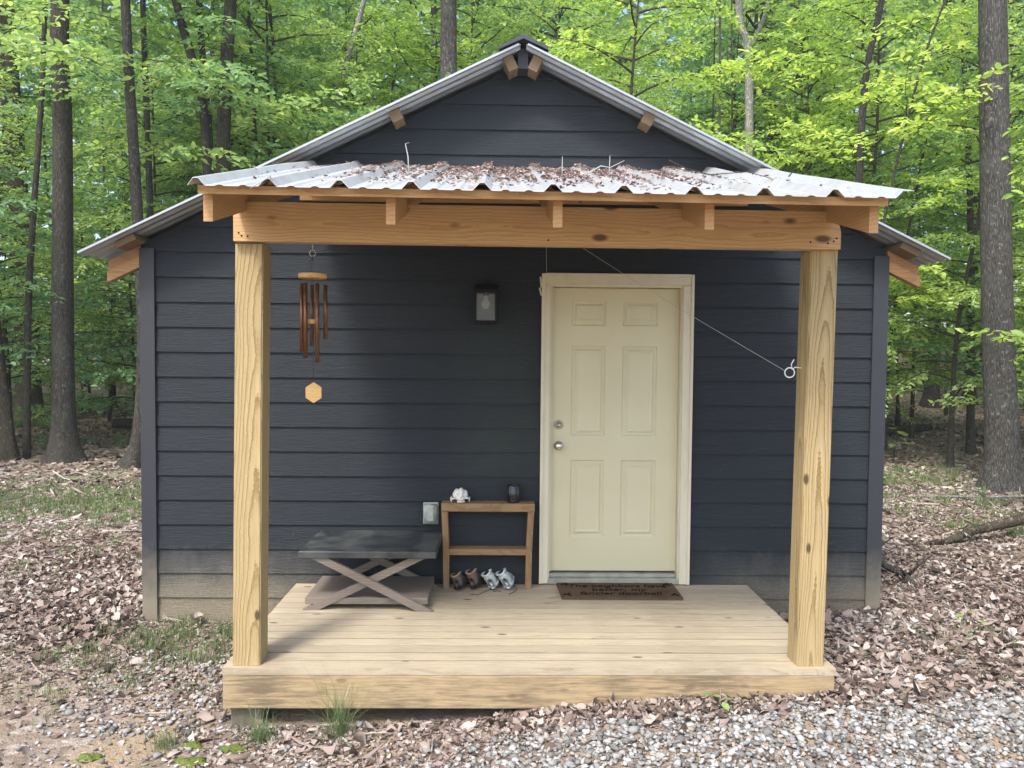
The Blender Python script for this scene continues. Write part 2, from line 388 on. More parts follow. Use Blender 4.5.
# ------------------------------------------------------------------ ground
def ss(a, b, x):
    t = np.clip((x - a) / (b - a), 0, 1); return t * t * (3 - 2 * t)
def gz(x, y):
    x = np.asarray(x, float); y = np.asarray(y, float)
    z = -.28 + 0 * x
    z += .135 * ss(-.5, 1.7, x) * (1 - ss(.3, 1.6, np.abs(y + 1.3))) * (1 - .5 * ss(2.4, 5, x))
    z += .06 * ss(1.5, 3.0, x) * (1 - ss(2, 6, y))
    z += .035 * (1 - ss(-3.4, -2.0, x)) * ss(-.6, .4, y) * (1 - ss(2, 5, y))
    z -= .05 * (1 - ss(-.5, .6, x)) * (1 - ss(-1.2, -.6, y)) * ss(-4, -2, x)
    d = np.hypot(x, y)
    z += ss(12, 46, y) * ss(-4, 14, x) * 3.2 + ss(20, 60, d) * .8
    n = np.sin(x * 1.3 + 1.7 * np.sin(y * .7)) * np.sin(y * 1.1 + .6) * .018 + np.sin(x * 3.7 + y * 2.1) * np.sin(y * 4.3 - x * 1.9 + 1) * .008
    n += np.sin(x * .35 + 2) * np.sin(y * .3 + .5) * .06 * ss(6, 14, d)
    inside = (x > -2.6) & (x < 2.9) & (y > -.15) & (y < 5.2)
    return z + n
def sinhgrid(n, hi):
    u = np.linspace(-1, 1, n); return np.sinh(u * 4.2) / np.sinh(4.2) * hi
gx = sinhgrid(221, 110.); gy = sinhgrid(221, 110.) + .5
X, Y = np.meshgrid(gx, gy); Z = gz(X, Y)
n = 221; idx = np.arange(n * n).reshape(n, n)
F = np.stack([idx[:-1, :-1], idx[:-1, 1:], idx[1:, 1:], idx[1:, :-1]], -1).reshape(-1, 4)
g = link('ground', np_mesh('ground', np.stack([X, Y, Z], -1).reshape(-1, 3), F, np.zeros(len(F)), M['ground'], True))
tag(g, 'forest floor of brown soil and dead leaves around the cabin', 'ground', kind='structure')

# ------------------------------------------------------------------ cabin
XL, XR, XA = -2.488, 2.742, .15
APZ = 3.70; SL = .482
EXPO = .1746; Z0 = -.104
DEPTH = 5.0
def roofz(x): return APZ - .03 - SL * abs(x - XA)
cab = thing('wooden_cabin', 'small navy blue lap sided cabin with a galvanised gable roof', 'cabin', (0, 0, 0))

def siding_rows(mb, xa, xb, ztop_fn, place, cuts=None, zmin=-.305):
    i = -1
    while True:
        zb = Z0 + i * EXPO; zt = zb + EXPO; i += 1
        if zb > 3.75: break
        lo = zb
        rr = random.random()
        segs = [(xa, xb)]
        if cuts and zb < cuts[2] - .03: segs = [(xa, cuts[0]), (cuts[1], xb)]
        for (p, q) in segs:
            def lim(z):
                a, b = p, q
                if ztop_fn:
                    half = (APZ - .03 - z) / SL
                    a = max(a, XA - half); b = min(b, XA + half)
                return a, b
            a0, b0 = lim(lo); a1, b1 = lim(zt)
            if a0 >= b0: continue
            if a1 > b1: a1 = b1 = XA; zt2 = APZ - .03
            else: zt2 = zt
            ys, yt = -.016, -.004
            cor = [(a0, ys, lo), (b0, ys, lo)]
            if ztop_fn and lo < 2.395 < zt2:   # the row that meets the eave
                zk = roofz(xa)
                cor += [(b0, ys + (yt - ys) * (zk - lo) / EXPO, zk)]
                cor += [(b1, yt, zt2), (a1, yt, zt2)]
                cor += [(a0, ys + (yt - ys) * (zk - lo) / EXPO, zk)]
            else:
                cor += [(b1, yt, zt2), (a1, yt, zt2)] if b1 - a1 > 1e-4 else [(XA, yt, zt2)]
            mb.poly([place(*c) for c in cor], rr)
            mb.poly([place(a0, ys, lo), place(a0, .0, lo), place(b0, .0, lo), place(b0, ys, lo)], rr)
DX0, DX1, DZ0, DZ1 = .375, 1.289, .087, 2.119
mb = MB()
siding_rows(mb, XL, XR, True, lambda x, y, z: (x, y, z), (DX0 - .045, DX1 + .045, 2.17))
side_top = roofz(XL)
def side_rows(mb, place, L):
    i = -1
    while Z0 + i * EXPO < side_top - .05:
        zb = Z0 + i * EXPO; zt = min(zb + EXPO, side_top - .05); i += 1
        rr = random.random()
        mb.poly([place(0, -.016, zb), place(L, -.016, zb), place(L, -.004, zt), place(0, -.004, zt)], rr)
        mb.poly([place(0, -.016, zb), place(0, 0, zb), place(L, 0, zb), place(L, -.016, zb)], rr)
side_rows(mb, lambda x, y, z: (XL + y, DEPTH - x, z), DEPTH)
side_rows(mb, lambda x, y, z: (XR - y, x, z), DEPTH)
siding_rows(mb, XL, XR, True, lambda x, y, z: (x, DEPTH - y, z))
mb.build('siding', M['siding'], cab)
# wall core behind the boards (with the doorway left open)
mb = MB()
mb.box((XL + .005, .012, -.34), (DX0 - .05, .10, 2.40)); mb.box((DX1 + .05, .012, -.34), (XR - .005, .10, 2.40)); mb.box((DX0 - .05, .012, 2.18), (DX1 + .05, .10, 2.40))
mb.box((XL + .005, .10, -.34), (XL + .10, DEPTH - .1, 2.38)); mb.box((XR - .10, .10, -.34), (XR - .005, DEPTH - .1, 2.38)); mb.box((XL + .005, DEPTH - .1, -.34), (XR - .005, DEPTH - .012, 2.40))
for yy in (.012, DEPTH - .05):
    zz = roofz(XL) - .02
    mb.add([(XL + .01, yy, 2.402), (XR - .01, yy, 2.402), (XR - .01, yy, zz), (XA, yy, APZ - .06), (XL + .01, yy, zz),
            (XL + .01, yy + .04, 2.402), (XR - .01, yy + .04, 2.402), (XR - .01, yy + .04, zz), (XA, yy + .04, APZ - .06), (XL + .01, yy + .04, zz)],
           [(0, 1, 2, 3, 4), (9, 8, 7, 6, 5), (0, 5, 6, 1), (1, 6, 7, 2), (2, 7, 8, 3), (3, 8, 9, 4), (4, 9, 5, 0)])
mb.build('wall_core', M['dark'], cab)
# corner boards
for xa, xb, zbt in ((XL - .022, XL + .082, -.30), (XR - .085, XR + .022, -.26)):
    mb = MB(); mb.box((xa, -.034, zbt), (xb, -.0165, side_top - .035), .5, .002)
    xo = xa if xa < 0 else xb - .02
    mb.box((xo, -.0165, zbt), (xo + .02, .09, side_top - .035), .5, .002)
    mb.build('corner_board', M['trim'], cab)
# foundation blocks under the left corner
for a_ in (XL - .005, XR - .2):
    mb = MB(); mb.box((a_, -.012, -.46), (a_ + .15, .2, -.308), bev=.01); mb.build('foundation_block', M['concrete'], cab)

# main roof: rib panels running from ridge to eave, front overhang .25
def rib_profile(length, pitch, h, base, top, phase=0.0, minor=True):
    pts = [(0, 0)]; x = phase
    while x < length:
        for dx, hh in ((-base / 2, 0), (-top / 2, h), (top / 2, h), (base / 2, 0)):
            if 0 < x + dx < length: pts.append((x + dx, hh))
        if minor:
            for fr in (.33, .66):
                xm = x + pitch * fr
                for dx, hh in ((-.02, 0), (-.008, .006), (.008, .006), (.02, 0)):
                    if 0 < xm + dx < length: pts.append((xm + dx, hh))
        x += pitch
    pts.append((length, pts[-1][1]))
    return pts
def sheet(mb, prof, place, th=.0025, L=1.0, nseg=1):
    """prof (s,h) across; place(s,h,t) to world, t 0..L along the ribs"""
    base = len(mb.v); n = len(prof)
    for k, off in enumerate((0, th)):
        for j in range(nseg + 1):
            for s_, h_ in prof: mb.v.append(tuple(place(s_, h_ + off, L * j / nseg)))
    def id_(k, j, i): return base + (k * (nseg + 1) + j) * n + i
    for j in range(nseg):
        for i in range(n - 1):
            mb.f.append((id_(1, j, i), id_(1, j, i + 1), id_(1, j + 1, i + 1), id_(1, j + 1, i))); mb.r.append(.5); mb.sm.append(False)
            mb.f.append((id_(0, j, i), id_(0, j + 1, i), id_(0, j + 1, i + 1), id_(0, j, i + 1))); mb.r.append(.5); mb.sm.append(False)
    for j in (0, nseg):
        for i in range(n - 1):
            mb.f.append((id_(0, j, i), id_(0, j, i + 1), id_(1, j, i + 1), id_(1, j, i))); mb.r.append(.5); mb.sm.append(False)
    for i in (0, n - 1):
        for j in range(nseg):
            mb.f.append((id_(0, j, i), id_(1, j, i), id_(1, j + 1, i), id_(0, j + 1, i))); mb.r.append(.5); mb.sm.append(False)
OV = .25
prof = rib_profile(DEPTH + 2 * OV, .0985, .017, .060, .022, .05, False)
for sgn, xe in ((-1, -2.815), (1, 3.07)):
    L = abs(xe - XA)
    mb = MB()
    sheet(mb, prof, lambda s, h, t: (XA + sgn * (.02 + t) - 0 * h, -OV + s, APZ + .018 - SL * (.02 + t) + h), .004, L - .02)
    # folded rake trim on both gable ends
    for yy in (-OV - .004, DEPTH + OV):
        a = Vector((XA + sgn * .03, yy, APZ + .035 - SL * .03)); b = Vector((xe, yy, APZ + .035 - SL * L))
        mb.board(a + Vector((0, 0, -.008)), b + Vector((0, 0, -.008)), .014, .006, (0, 1, 0), .5)
    mb.build('roof_panel', M['galv'], cab)
mb = MB()
for sgn in (-1, 1):
    mb.hexa([(XA, -OV - .02, APZ + .045), (XA, DEPTH + OV, APZ + .045), (XA + sgn * .165, DEPTH + OV, APZ + .05 - SL * .165), (XA + sgn * .165, -OV - .02, APZ + .05 - SL * .165),
             (XA, -OV - .02, APZ + .075), (XA, DEPTH + OV, APZ + .075), (XA + sgn * .165, DEPTH + OV, APZ + .07 - SL * .165), (XA + sgn * .165, -OV - .02, APZ + .07 - SL * .165)])
mb.build('ridge_cap', M['ridge'], cab)
mb = MB(); mb.box((XA - .035, -OV + .09, APZ - .115), (XA + .035, DEPTH + OV - .1, APZ + .02)); mb.build('ridge_board', M['trim'], cab)
# purlins: their sawn ends show under the rake
for sgn in (-1, 1):
    for d in (.105, .875, 1.75, 2.70):
        mb = MB()
        x = XA + sgn * d; zc = APZ + .012 - SL * d
        flat = d > 2
        w, h = (.145, .042) if flat else (.078, .075)
        if d < .2: w, h = .068, .098
        ux = Vector((sgn, 0, -SL)).normalized(); un = Vector((SL * sgn, 0, 1)).normalized()
        c0 = Vector((x, 0, zc)) - un * (h / 2)
        p = []
        for yy in (-OV + .08 if not flat else -OV + .08, DEPTH + OV - .03):
            for i, j in ((-1, -1), (1, -1), (1, 1), (-1, 1)): p.append(c0 + ux * (w / 2 * i) + un * (h / 2 * j) + Vector((0, yy, 0)))
        mb.add(p, [(0, 1, 2, 3), (7, 6, 5, 4), (0, 4, 5, 1), (1, 5, 6, 2), (2, 6, 7, 3), (3, 7, 4, 0)], random.random())
        mb.build('purlin', M['blockwood'], cab)
# rafter tails beyond the side walls
for sgn, xw in ((-1, XL - .024), (1, XR + .024)):
    for k, yy in enumerate((.0, .61, 1.22, 1.83, 2.44, 3.05, 3.66, 4.27, 4.95)):
        mb = MB(); xo = xw + sgn * (.215 if k else .225)
        if k == 1: xo = xw + sgn * .10
        zt = lambda x: APZ - .035 - SL * abs(x - XA)
        hgt = .15
        a = [(xw, zt(xw) - hgt - (.06 if k == 1 else 0)), (xo, zt(xo) - hgt - (.06 if k == 1 else 0)), (xo, zt(xo)), (xw, zt(xw))]
        p = [(x, yy, z) for x, z in a] + [(x, yy + .04, z) for x, z in a]
        f = [(0, 1, 2, 3), (7, 6, 5, 4), (0, 4, 5, 1), (1, 5, 6, 2), (2, 6, 7, 3), (3, 7, 4, 0)]
        if sgn < 0: f = [tuple(reversed(q)) for q in f]
        mb.add(p, f, random.random())
        if k == 0:   # a second board scabbed on lower
            d = .075
            p = [(x, yy - .022, z - (0 if i > 1 else .0) ) for i, (x, z) in enumerate([(xw, zt(xw) - hgt), (xo, zt(xo) - hgt), (xo, zt(xo) - d), (xw, zt(xw) - d)])] + \
                [(x, yy - .001, z) for x, z in [(xw, zt(xw) - hgt), (xo, zt(xo) - hgt), (xo, zt(xo) - d), (xw, zt(xw) - d)]]
            mb.add(p, f, random.random())
        mb.build('rafter_tail', M['tail'], cab)

# door
fr = MB()
CW = .072
fr.box((DX0 - CW, -.044, .012), (DX0 - .012, -.001, DZ1 + .02 + .0), .4, .003)
fr.box((DX1 + .012, -.044, .008), (DX1 + CW + .012, -.001, DZ1 + .02), .5, .003)
fr.box((DX0 - CW, -.0445, DZ1 + .021), (DX1 + CW + .012, -.001, DZ1 + .095), .6, .003)
# raised outer bead
fr.box((DX0 - CW - .003, -.052, .012), (DX0 - CW + .02, -.0445, DZ1 + .095), .3, .002)
fr.box((DX1 + CW - .006, -.052, .008), (DX1 + CW + .015, -.0445, DZ1 + .095), .3, .002)
fr.box((DX0 - CW + .021, -.052, DZ1 + .074), (DX1 + CW - .007, -.045, DZ1 + .098), .3, .002)
# jamb
fr.box((DX0 - .045, -.028, .03), (DX0 - .002, .11, DZ1 + .004), .5); fr.box((DX1 + .002, -.028, .03), (DX1 + .045, .11, DZ1 + .004), .5)
fr.box((DX0 - .045, -.028, DZ1 + .0045), (DX1 + .045, .11, DZ1 + .05), .5)
fr.box((DX0 - .002 + .0005, .0, .09), (DX0 + .012, .028, DZ1 + .003), .5)
fo = fr.build('door_frame', M['casing'], cab)
mb = MB()
# a splintered, peeling edge at the top left of the casing
for k in range(2):
    z = 2.06 + k * .055; mb.board((DX0 - CW - .005, -.03, z), (DX0 - CW - .012 - .008 * random.random(), -.036, z + .05 + .03 * random.random()), .012, .004)
mb.build('peeling_sliver', M['casing'], fo)
mb = MB(); mb.box((DX0 - .01, -.042, .006), (DX1 + .01, .10, .046), .5, .004); mb.box((DX0 - .002, .0, .0465), (DX1 + .002, .095, .072), .5, .004)
mb.build('sill', M['sill'], fo)
mb = MB()
xs = [0, .145, .391, .510, .762, .914]; zs = [0, .246, .803, .977, 1.622, 1.764, 1.942, 2.032]
DY = .03
for i in range(5):
    for j in range(7):
        pan = i in (1, 3) and j in (1, 3, 5)
        x0, x1, z0, z1 = xs[i] + DX0, xs[i + 1] + DX0, zs[j] + DZ0, zs[j + 1] + DZ0
        if not pan:
            mb.poly([(x0, DY, z0), (x1, DY, z0), (x1, DY, z1), (x0, DY, z1)])
        else:
            rings = [(0, 0), (.010, .010), (.022, .010), (.036, .001), (.040, .001), (.052, .005)]
            q = []
            for ins, dep in rings: q.append([(x0 + ins, DY + dep, z0 + ins), (x1 - ins, DY + dep, z0 + ins), (x1 - ins, DY + dep, z1 - ins), (x0 + ins, DY + dep, z1 - ins)])
            for a, b in zip(q, q[1:]):
                for k in range(4): mb.poly([a[k], a[(k + 1) % 4], b[(k + 1) % 4], b[k]])
            mb.poly(q[-1])
for a, b in (((DX0, DZ0), (DX1, DZ0)), ((DX1, DZ0), (DX1, DZ1)), ((DX1, DZ1), (DX0, DZ1)), ((DX0, DZ1), (DX0, DZ0))):
    mb.poly([(a[0], DY, a[1]), (a[0], DY + .045, a[1]), (b[0], DY + .045, b[1]), (b[0], DY, b[1])])
mb.poly([(DX0, DY + .045, DZ0), (DX0, DY + .045, DZ1), (DX1, DY + .045, DZ1), (DX1, DY + .045, DZ0)])
door = mb.build('door', M['door'], cab)
RX = Matrix.Rotation(R(90), 4, 'X')
mb = MB(); mb.lathe([(0, 0), (.033, 0), (.033, .006), (.012, .012), (.012, .034), (.022, .040), (.028, .052), (.026, .064), (.016, .070), (0, .071)], 24, .5, Matrix.Translation((DX0 + .06, DY, .992)) @ RX)
mb.build('door_knob', M['knobmetal'], door)
mb = MB(); mb.lathe([(0, 0), (.031, 0), (.031, .012), (.026, .018), (.019, .018), (.0185, .014), (0, .014)], 24, .5, Matrix.Translation((DX0 + .06, DY, 1.143)) @ RX)
mb.box((DX0 + .058, DY - .0165, 1.135), (DX0 + .062, DY - .0138, 1.151))
mb.build('deadbolt', M['brass'], door)
mb = MB(); mb.box((DX0 + .01, .08, DZ0 - .0), (DX1 - .01, .098, DZ1)); mb.build('door_backing', M['dark'], cab)

# ------------------------------------------------------------------ porch
porch = thing('porch', 'raw pine porch with two posts and a leaf strewn metal roof', 'porch', (0, -.75, -.2))
def pb(mb, name, mat): 
    o = mb.build(name, mat, porch); o.location = (0, .75, .2); return o
DKX0, DKX1, DKD = -1.428, 1.793, 1.508
mb = MB(); nb = 14; w = (DKD - .02) / nb
for k in range(nb):
    y0 = -DKD + k * w
    j = random.uniform(-.004, .004)
    mb.box((DKX0 + j * .5, y0 + .0042, -.038 + random.uniform(-.001, .001)), (DKX1 + j, y0 + w - .0042, random.uniform(.0, .0018)))
pb(mb, 'deck_boards', M['deck'])
mb = MB()
for k in range(1, nb): mb.box((DKX0 + .006, -DKD + k * w - .0041, -.02), (DKX1 - .006, -DKD + k * w + .0041, -.0012))
pb(mb, 'gap_shade_strips', M['dark'])  # near-black strips stand in for the shade between deck boards
mb = MB()
mb.box((DKX0 + .004, -DKD + .004, -.215), (DKX1 - .004, -DKD + .042, -.0405), .3, .002)
pb(mb, 'front_rim_board', M['rim'])
mb = MB()
mb.box((DKX0 + .004, -DKD + .0425, -.215), (DKX0 + .042, -.03, -.0405), .6); mb.box((DKX1 - .042, -DKD + .0425, -.215), (DKX1 - .004, -.03, -.0405), .4)
for k in range(1, 8): mb.box((DKX0 + k * .4, -DKD + .0425, -.20), (DKX0 + k * .4 + .038, -.03, -.0405))
pb(mb, 'joists', M['rim'])
for x, y in ((-1.40, -1.46), (-1.40, -.25), (.2, -1.35), (1.6, -1.40)):
    mb = MB(); mb.box((x, y, -.45), (x + .17, y + .15, -.2165), None, .008); pb(mb, 'pier', M['concrete'])
# posts, very slightly out of plumb as they stand
for (xb, xt) in ((-1.382, -1.357), (1.597, 1.620)):
    mb = MB(); W = .143
    bm = bmesh.new(); bmesh.ops.create_cube(bm, size=1)
    for v in bm.verts:
        z = .002 if v.co.z < 0 else 2.1995
        x0 = xb if v.co.z < 0 else xt
        v.co = (x0 + (v.co.x + .5) * W, -1.478 + (v.co.y + .5) * W, z)
    bmesh.ops.bevel(bm, geom=[e for e in bm.edges if abs(e.verts[0].co.z - e.verts[1].co.z) > 1], offset=.006, segments=2, affect='EDGES')
    mb.frombm(bm, random.random()); pb(mb, 'post', M['post'])
# beam: two plies
mb = MB()
x0, x1 = -1.352, 1.757
a = [(x0, 2.208), (x1, 2.200), (x1, 2.29), (x1 - .028, 2.392), (x0, 2.407)]
for ya, yb, r_ in ((-1.518, -1.479, .25), (-1.4785, -1.44, .7)):
    n = len(a); mb.add([(x, ya, z) for x, z in a] + [(x, yb, z) for x, z in a], [tuple(range(n)), tuple(reversed(range(n, 2 * n)))] + [(i, i + n, (i + 1) % n + n, (i + 1) % n) for i in range(n)], r_)
pb(mb, 'beam', M['beam'])
# nail heads in the beam ends
for x, z in ((-1.31, 2.38), (-1.31, 2.235), (-1.325, 2.25), (-1.28, 2.232), (1.72, 2.24), (1.69, 2.23), (1.735, 2.255), (1.60, 2.235), (.25, 2.23)):
    mb = MB(); mb.lathe([(0, 0), (.005, 0), (.005, .002), (0, .002)], 8, .5, Matrix.Translation((x, -1.518, z)) @ RX)
    pb(mb, 'nail_head', M['black'])
# rafters
PS = .283
def pz(y): return 2.335 + PS * (y + 2.06)      # top of rafters
for k, x in enumerate((-1.305, -.49, .262, .955, 1.700)):
    mb = MB(); y0, y1 = -1.985, -.02; h = .128
    if k == 3: y0 += .02
    p = [(x - .021, y0, pz(y0) - h), (x + .021, y0, pz(y0) - h), (x + .021, y1, pz(y1) - h), (x - .021, y1, pz(y1) - h),
         (x - .021, y0, pz(y0)), (x + .021, y0, pz(y0)), (x + .021, y1, pz(y1)), (x - .021, y1, pz(y1))]
    p = [(a_, b_, c_ - .006 * (x + 1.32)) for a_, b_, c_ in p]
    mb.hexa(p); pb(mb, 'rafter', M['rafter'])
mb = MB(); mb.box((XL + 1.1, -.06, pz(-.06) - .20), (1.74, -.0205, pz(-.06) - .132)); pb(mb, 'ledger', M['rafter'])
# battens across the rafters
for y in (-2.055, -1.15, -.65, -.12):
    mb = MB(); x0, x1 = (-1.318 - .005, 1.728) if y < -2 else (-1.31, 1.72)
    for (p, q) in (((x0, y), (x1, y + .089)),):
        yy0, yy1 = p[1], q[1]
        dr = .006 * (x1 - x0)
        mb.hexa([(x0, yy0, pz(yy0) + .0005), (x1, yy0, pz(yy0) + .0005 - dr), (x1, yy1, pz(yy1) + .0005 - dr), (x0, yy1, pz(yy1) + .0005),
                 (x0, yy0, pz(yy0) + .038), (x1, yy0, pz(yy0) + .038 - dr), (x1, yy1, pz(yy1) + .038 - dr), (x0, yy1, pz(yy1) + .038)])
    pb(mb, 'batten', M['batten'])
# metal roof
mb = MB(); PX0, PX1 = -1.345, 1.812
prof = rib_profile(PX1 - PX0, .3085, .033, .082, .020, .034, True)
NY = 10
def porch_place(s, h, t):
    y = -2.115 + t
    wob = .004 * math.sin(s * 5.3 + t * 2) + .003 * math.sin(t * 6 + s)
    return (PX0 + s, y, pz(y) + .0405 + h + wob * (t / 2) - .006 * s)
sheet(mb, prof, porch_place, .0025, 2.095, NY)
pr = pb(mb, 'roof_panel', M['porchmetal'])

# leaf builder: dead leaves
def dead_leaves(pos, size, up, seed, curl=.35, wr=(.4, 1.0)):
    rg = np.random.default_rng(seed); n = len(pos)
    # 3 x 4 grid per leaf, pointed oval with random lobing, curled along both axes
    u = np.array([-1, 0, 1.]); v = np.linspace(0, 1, 4); wid = np.array([.08, .40, .36, .03])
    lob = 1 + rg.uniform(-.35, .35, (n, 4, 3))
    lx = np.repeat((u[None, None, :] * wid[None, :, None]), n, 0) * lob * rg.uniform(wr[0], wr[1], (n, 1, 1))
    ly = np.repeat((v[None, :, None] - .5) * np.ones((1, 1, 3)), n, 0) + rg.uniform(-.06, .06, (n, 4, 3))
    c1 = rg.normal(0, curl, n)[:, None, None]; c2 = rg.normal(0, curl, n)[:, None, None]
    lz = c1 * lx * lx * 2.2 + c2 * ly * ly * 1.4 + rg.normal(0, .03, (n, 4, 3))
    P = np.stack([lx, ly, lz], -1) * size[:, None, None, None]
    # random orientation, mostly lying
    az = rg.uniform(0, 2 * np.pi, n); t1 = rg.normal(0, up, n); t2 = rg.normal(0, up, n)
    ca, sa = np.cos(az), np.sin(az)
    def rotx(P, a):
        c, s = np.cos(a)[:, None, None], np.sin(a)[:, None, None]; x, y, z = P[..., 0], P[..., 1], P[..., 2]
        return np.stack([x, c * y - s * z, s * y + c * z], -1)
    def roty(P, a):
        c, s = np.cos(a)[:, None, None], np.sin(a)[:, None, None]; x, y, z = P[..., 0], P[..., 1], P[..., 2]
        return np.stack([c * x + s * z, y, -s * x + c * z], -1)
    P = roty(rotx(P, t1), t2)
    c, s = ca[:, None, None], sa[:, None, None]
    P = np.stack([c * P[..., 0] - s * P[..., 1], s * P[..., 0] + c * P[..., 1], P[..., 2]], -1)
    P = P + pos[:, None, None, :]
    V = P.reshape(-1, 3)
    q = []
    for j in range(3):
        for i in range(2): q.append([j * 3 + i, j * 3 + i + 1, (j + 1) * 3 + i + 1, (j + 1) * 3 + i])
    Fq = (np.arange(n)[:, None, None] * 12 + np.array(q)[None]).reshape(-1, 4)
    rr = np.repeat(rg.random(n), 6)
    return V, Fq, rr

# dead leaves lying on the porch roof
n = 7600
rx = np.concatenate([RNG.uniform(PX0 + .5, PX1 - .55, 6400), RNG.uniform(PX0 + .05, PX1 - .05, 1200)])
ry = np.concatenate([-2.08 + 2.0 * np.clip(RNG.beta(2.2, 1.0, 6400), .03, .99), RNG.uniform(-1.7, -.05, 1200)])
keep = (RNG.random(n) < np.clip(1.15 - np.abs(rx - .25) / 1.7, .15, 1))
rx, ry = rx[keep], ry[keep]
ph = ((rx - PX0 - .034) / .3085) % 1.0; ph = np.minimum(ph, 1 - ph) * .3085
rz = pz(ry) + .0405 - .006 * (rx - PX0) + np.where(ph < .03, .033, .003) + RNG.uniform(0, .012, len(rx))
V, Fq, rr = dead_leaves(np.stack([rx, ry, rz], -1), RNG.uniform(.010, .034, len(rx)), .3, 31)
o = link('roof_leaf_litter', np_mesh('roof_leaf_litter', V, Fq, rr, M['rooflitter'], True))
tag(o, 'drift of dead brown leaves lying on the porch roof', 'dead leaves', kind='stuff')

# twigs on the roof, each a thing
def twig(pts, rad, label, mat=None):
    mb = MB(); mb.tube(pts, [rad * (1 - .6 * i / (len(pts) - 1)) for i in range(len(pts))], 5)
    o = mb.build('twig', mat or M['palecord']); return tag(o, label, 'twig', 'twigs on the porch roof')
def on(x, y, dz=.0): return (x, y, pz(y) + .045 + dz)
twig([on(-1.0, -2.07, .02), (-.985, -2.13, 2.40), (-1.07, -2.135, 2.345)], .004, 'pale twig hanging over the front edge of the porch roof')
twig([on(-.50, -1.2, .0), on(-.505, -1.2, .10), on(-.52, -1.2, .17), on(-.50, -1.2, .175)], .004, 'bent pale stem standing upright on the left of the porch roof')
twig([on(.35, -1.1, .0), on(.35, -1.1, .11)], .003, 'short straight twig sticking up from the middle of the porch roof')
twig([on(.48, -1.2, .02), on(.56, -1.15, .06), on(.62, -1.1, .05), on(.70, -1.1, .09)], .004, 'forked pale twig lying just right of the roof middle')
twig([on(.60, -1.2, .0), on(.605, -1.2, .12)], .003, 'thin twig standing up beside the forked twig on the porch roof')
twig([on(.92, -1.25, .10), on(1.0, -1.3, .06), on(1.12, -1.35, .03), on(1.3, -1.4, .05), on(1.42, -1.42, .02)], .004, 'long dark curved twig across the right half of the porch roof', M['branch'])
twig([on(1.45, -1.6, .04), on(1.52, -1.45, .05), on(1.6, -1.3, .08)], .004, 'slim twig near the right corner of the porch roof', M['branch'])

# ------------------------------------------------------------------ wind chime
wc = thing('wind_chime', 'bronze tube wind chime with wooden disc and hexagon sail', 'wind chime', (-.965, -1.46, 2.205))
def wl(mb, name, mat): 
    return mb.build(name, mat, wc)
mb = MB(); mb.tube([(0, 0, .0), (0, 0, -.03)], .003, 6); 
ring = [(.016 * math.sin(a), 0, -.047 + .016 * math.cos(a)) for a in np.linspace(0, 2 * math.pi, 15)]
mb.tube(ring, .0022, 5); wl(mb, 'hook', M['palecord'])
mb = MB(); mb.lathe([(0, -.012), (.070, -.012), (.073, -.008), (.073, .008), (.070, .012), (0, .012)], 32, .5, Matrix.Translation((0, 0, -.165))); wl(mb, 'top_disc', M['chimewood'])
tubes = [(-.050, -.025, -.207, -.558), (-.026, -.045, -.203, -.590), (-.016, .05, -.207, -.525), (.034, -.045, -.207, -.610), (.064, .01, -.209, -.490)]
for x, y, za, zb in tubes:
    mb = MB(); mb.lathe([(.0085, za), (.0105, za), (.0105, zb), (.0085, zb), (.0085, za)], 14, random.random(), Matrix.Translation((x, y, 0))); wl(mb, 'tube', M['bronze'])
mb = MB()
for x, y, za, zb in tubes: mb.tube([(x, y, -.155), (x, y, za - .02)], .0012, 4)
mb.tube([(0, 0, -.063), (.004, 0, -.72)], .0013, 5)
for a in (0, 2.1, 4.2): mb.tube([(0, 0, -.063), (.05 * math.cos(a), .05 * math.sin(a), -.155)], .0012, 4)
wl(mb, 'cord', M['cord'])
mb = MB(); mb.lathe([(0, -.012), (.024, -.012), (.024, .012), (0, .012)], 20, .5, Matrix.Translation((-.003, 0, -.40))); wl(mb, 'striker', M['chimewood'])
mb = MB(); hx = [(.047 * math.sin(a), .054 * math.cos(a)) for a in np.arange(6) * math.pi / 3]
mb.add([(x + .005, -.005, z - .768) for x, z in hx] + [(x + .005, .005, z - .768) for x, z in hx], [tuple(reversed(range(6))), tuple(range(6, 12))] + [(i, (i + 1) % 6, (i + 1) % 6 + 6, i + 6) for i in range(6)])
wl(mb, 'sail', M['chimewood'])

# ------------------------------------------------------------------ wall lantern
lan = thing('wall_lantern', 'small black wall lantern with a clear bulb left of the door', 'wall lamp', (-.092, -.017, 1.965))
mb = MB(); mb.box((-.085, -.02, -.10), (.085, 0, .17), .5, .004); mb.build('backplate', M['black'], lan)
mb = MB()
mb.box((-.08, -.13, .10), (.08, -.0205, .125), .5, .003)
mb.hexa([(-.08, -.13, .1255), (.08, -.13, .1255), (.08, -.0205, .1255), (-.08, -.0205, .1255), (-.05, -.10, .165), (.05, -.10, .165), (.05, -.0205, .165), (-.05, -.0205, .165)])
mb.box((-.078, -.128, -.105), (.078, -.0205, -.088), .5, .003)
for x in (-.078, .064): 
    mb.box((x, -.128, -.0875), (x + .014, -.114, .0995)); mb.box((x, -.034, -.0875), (x + .014, -.0205, .0995))
mb.build('cage', M['black'], lan)
mb = MB(); mb.box((-.0635, -.122, -.087), (.0635, -.119, .099)); gl = mb.build('pane', None or M['glass'], lan)
t = NT('clear_pane'); tr = t.n('ShaderNodeBsdfTransparent', Color=(.85, .88, .88)); gs = t.pbsdf((.22, .23, .235), .2, 0, None, .6)
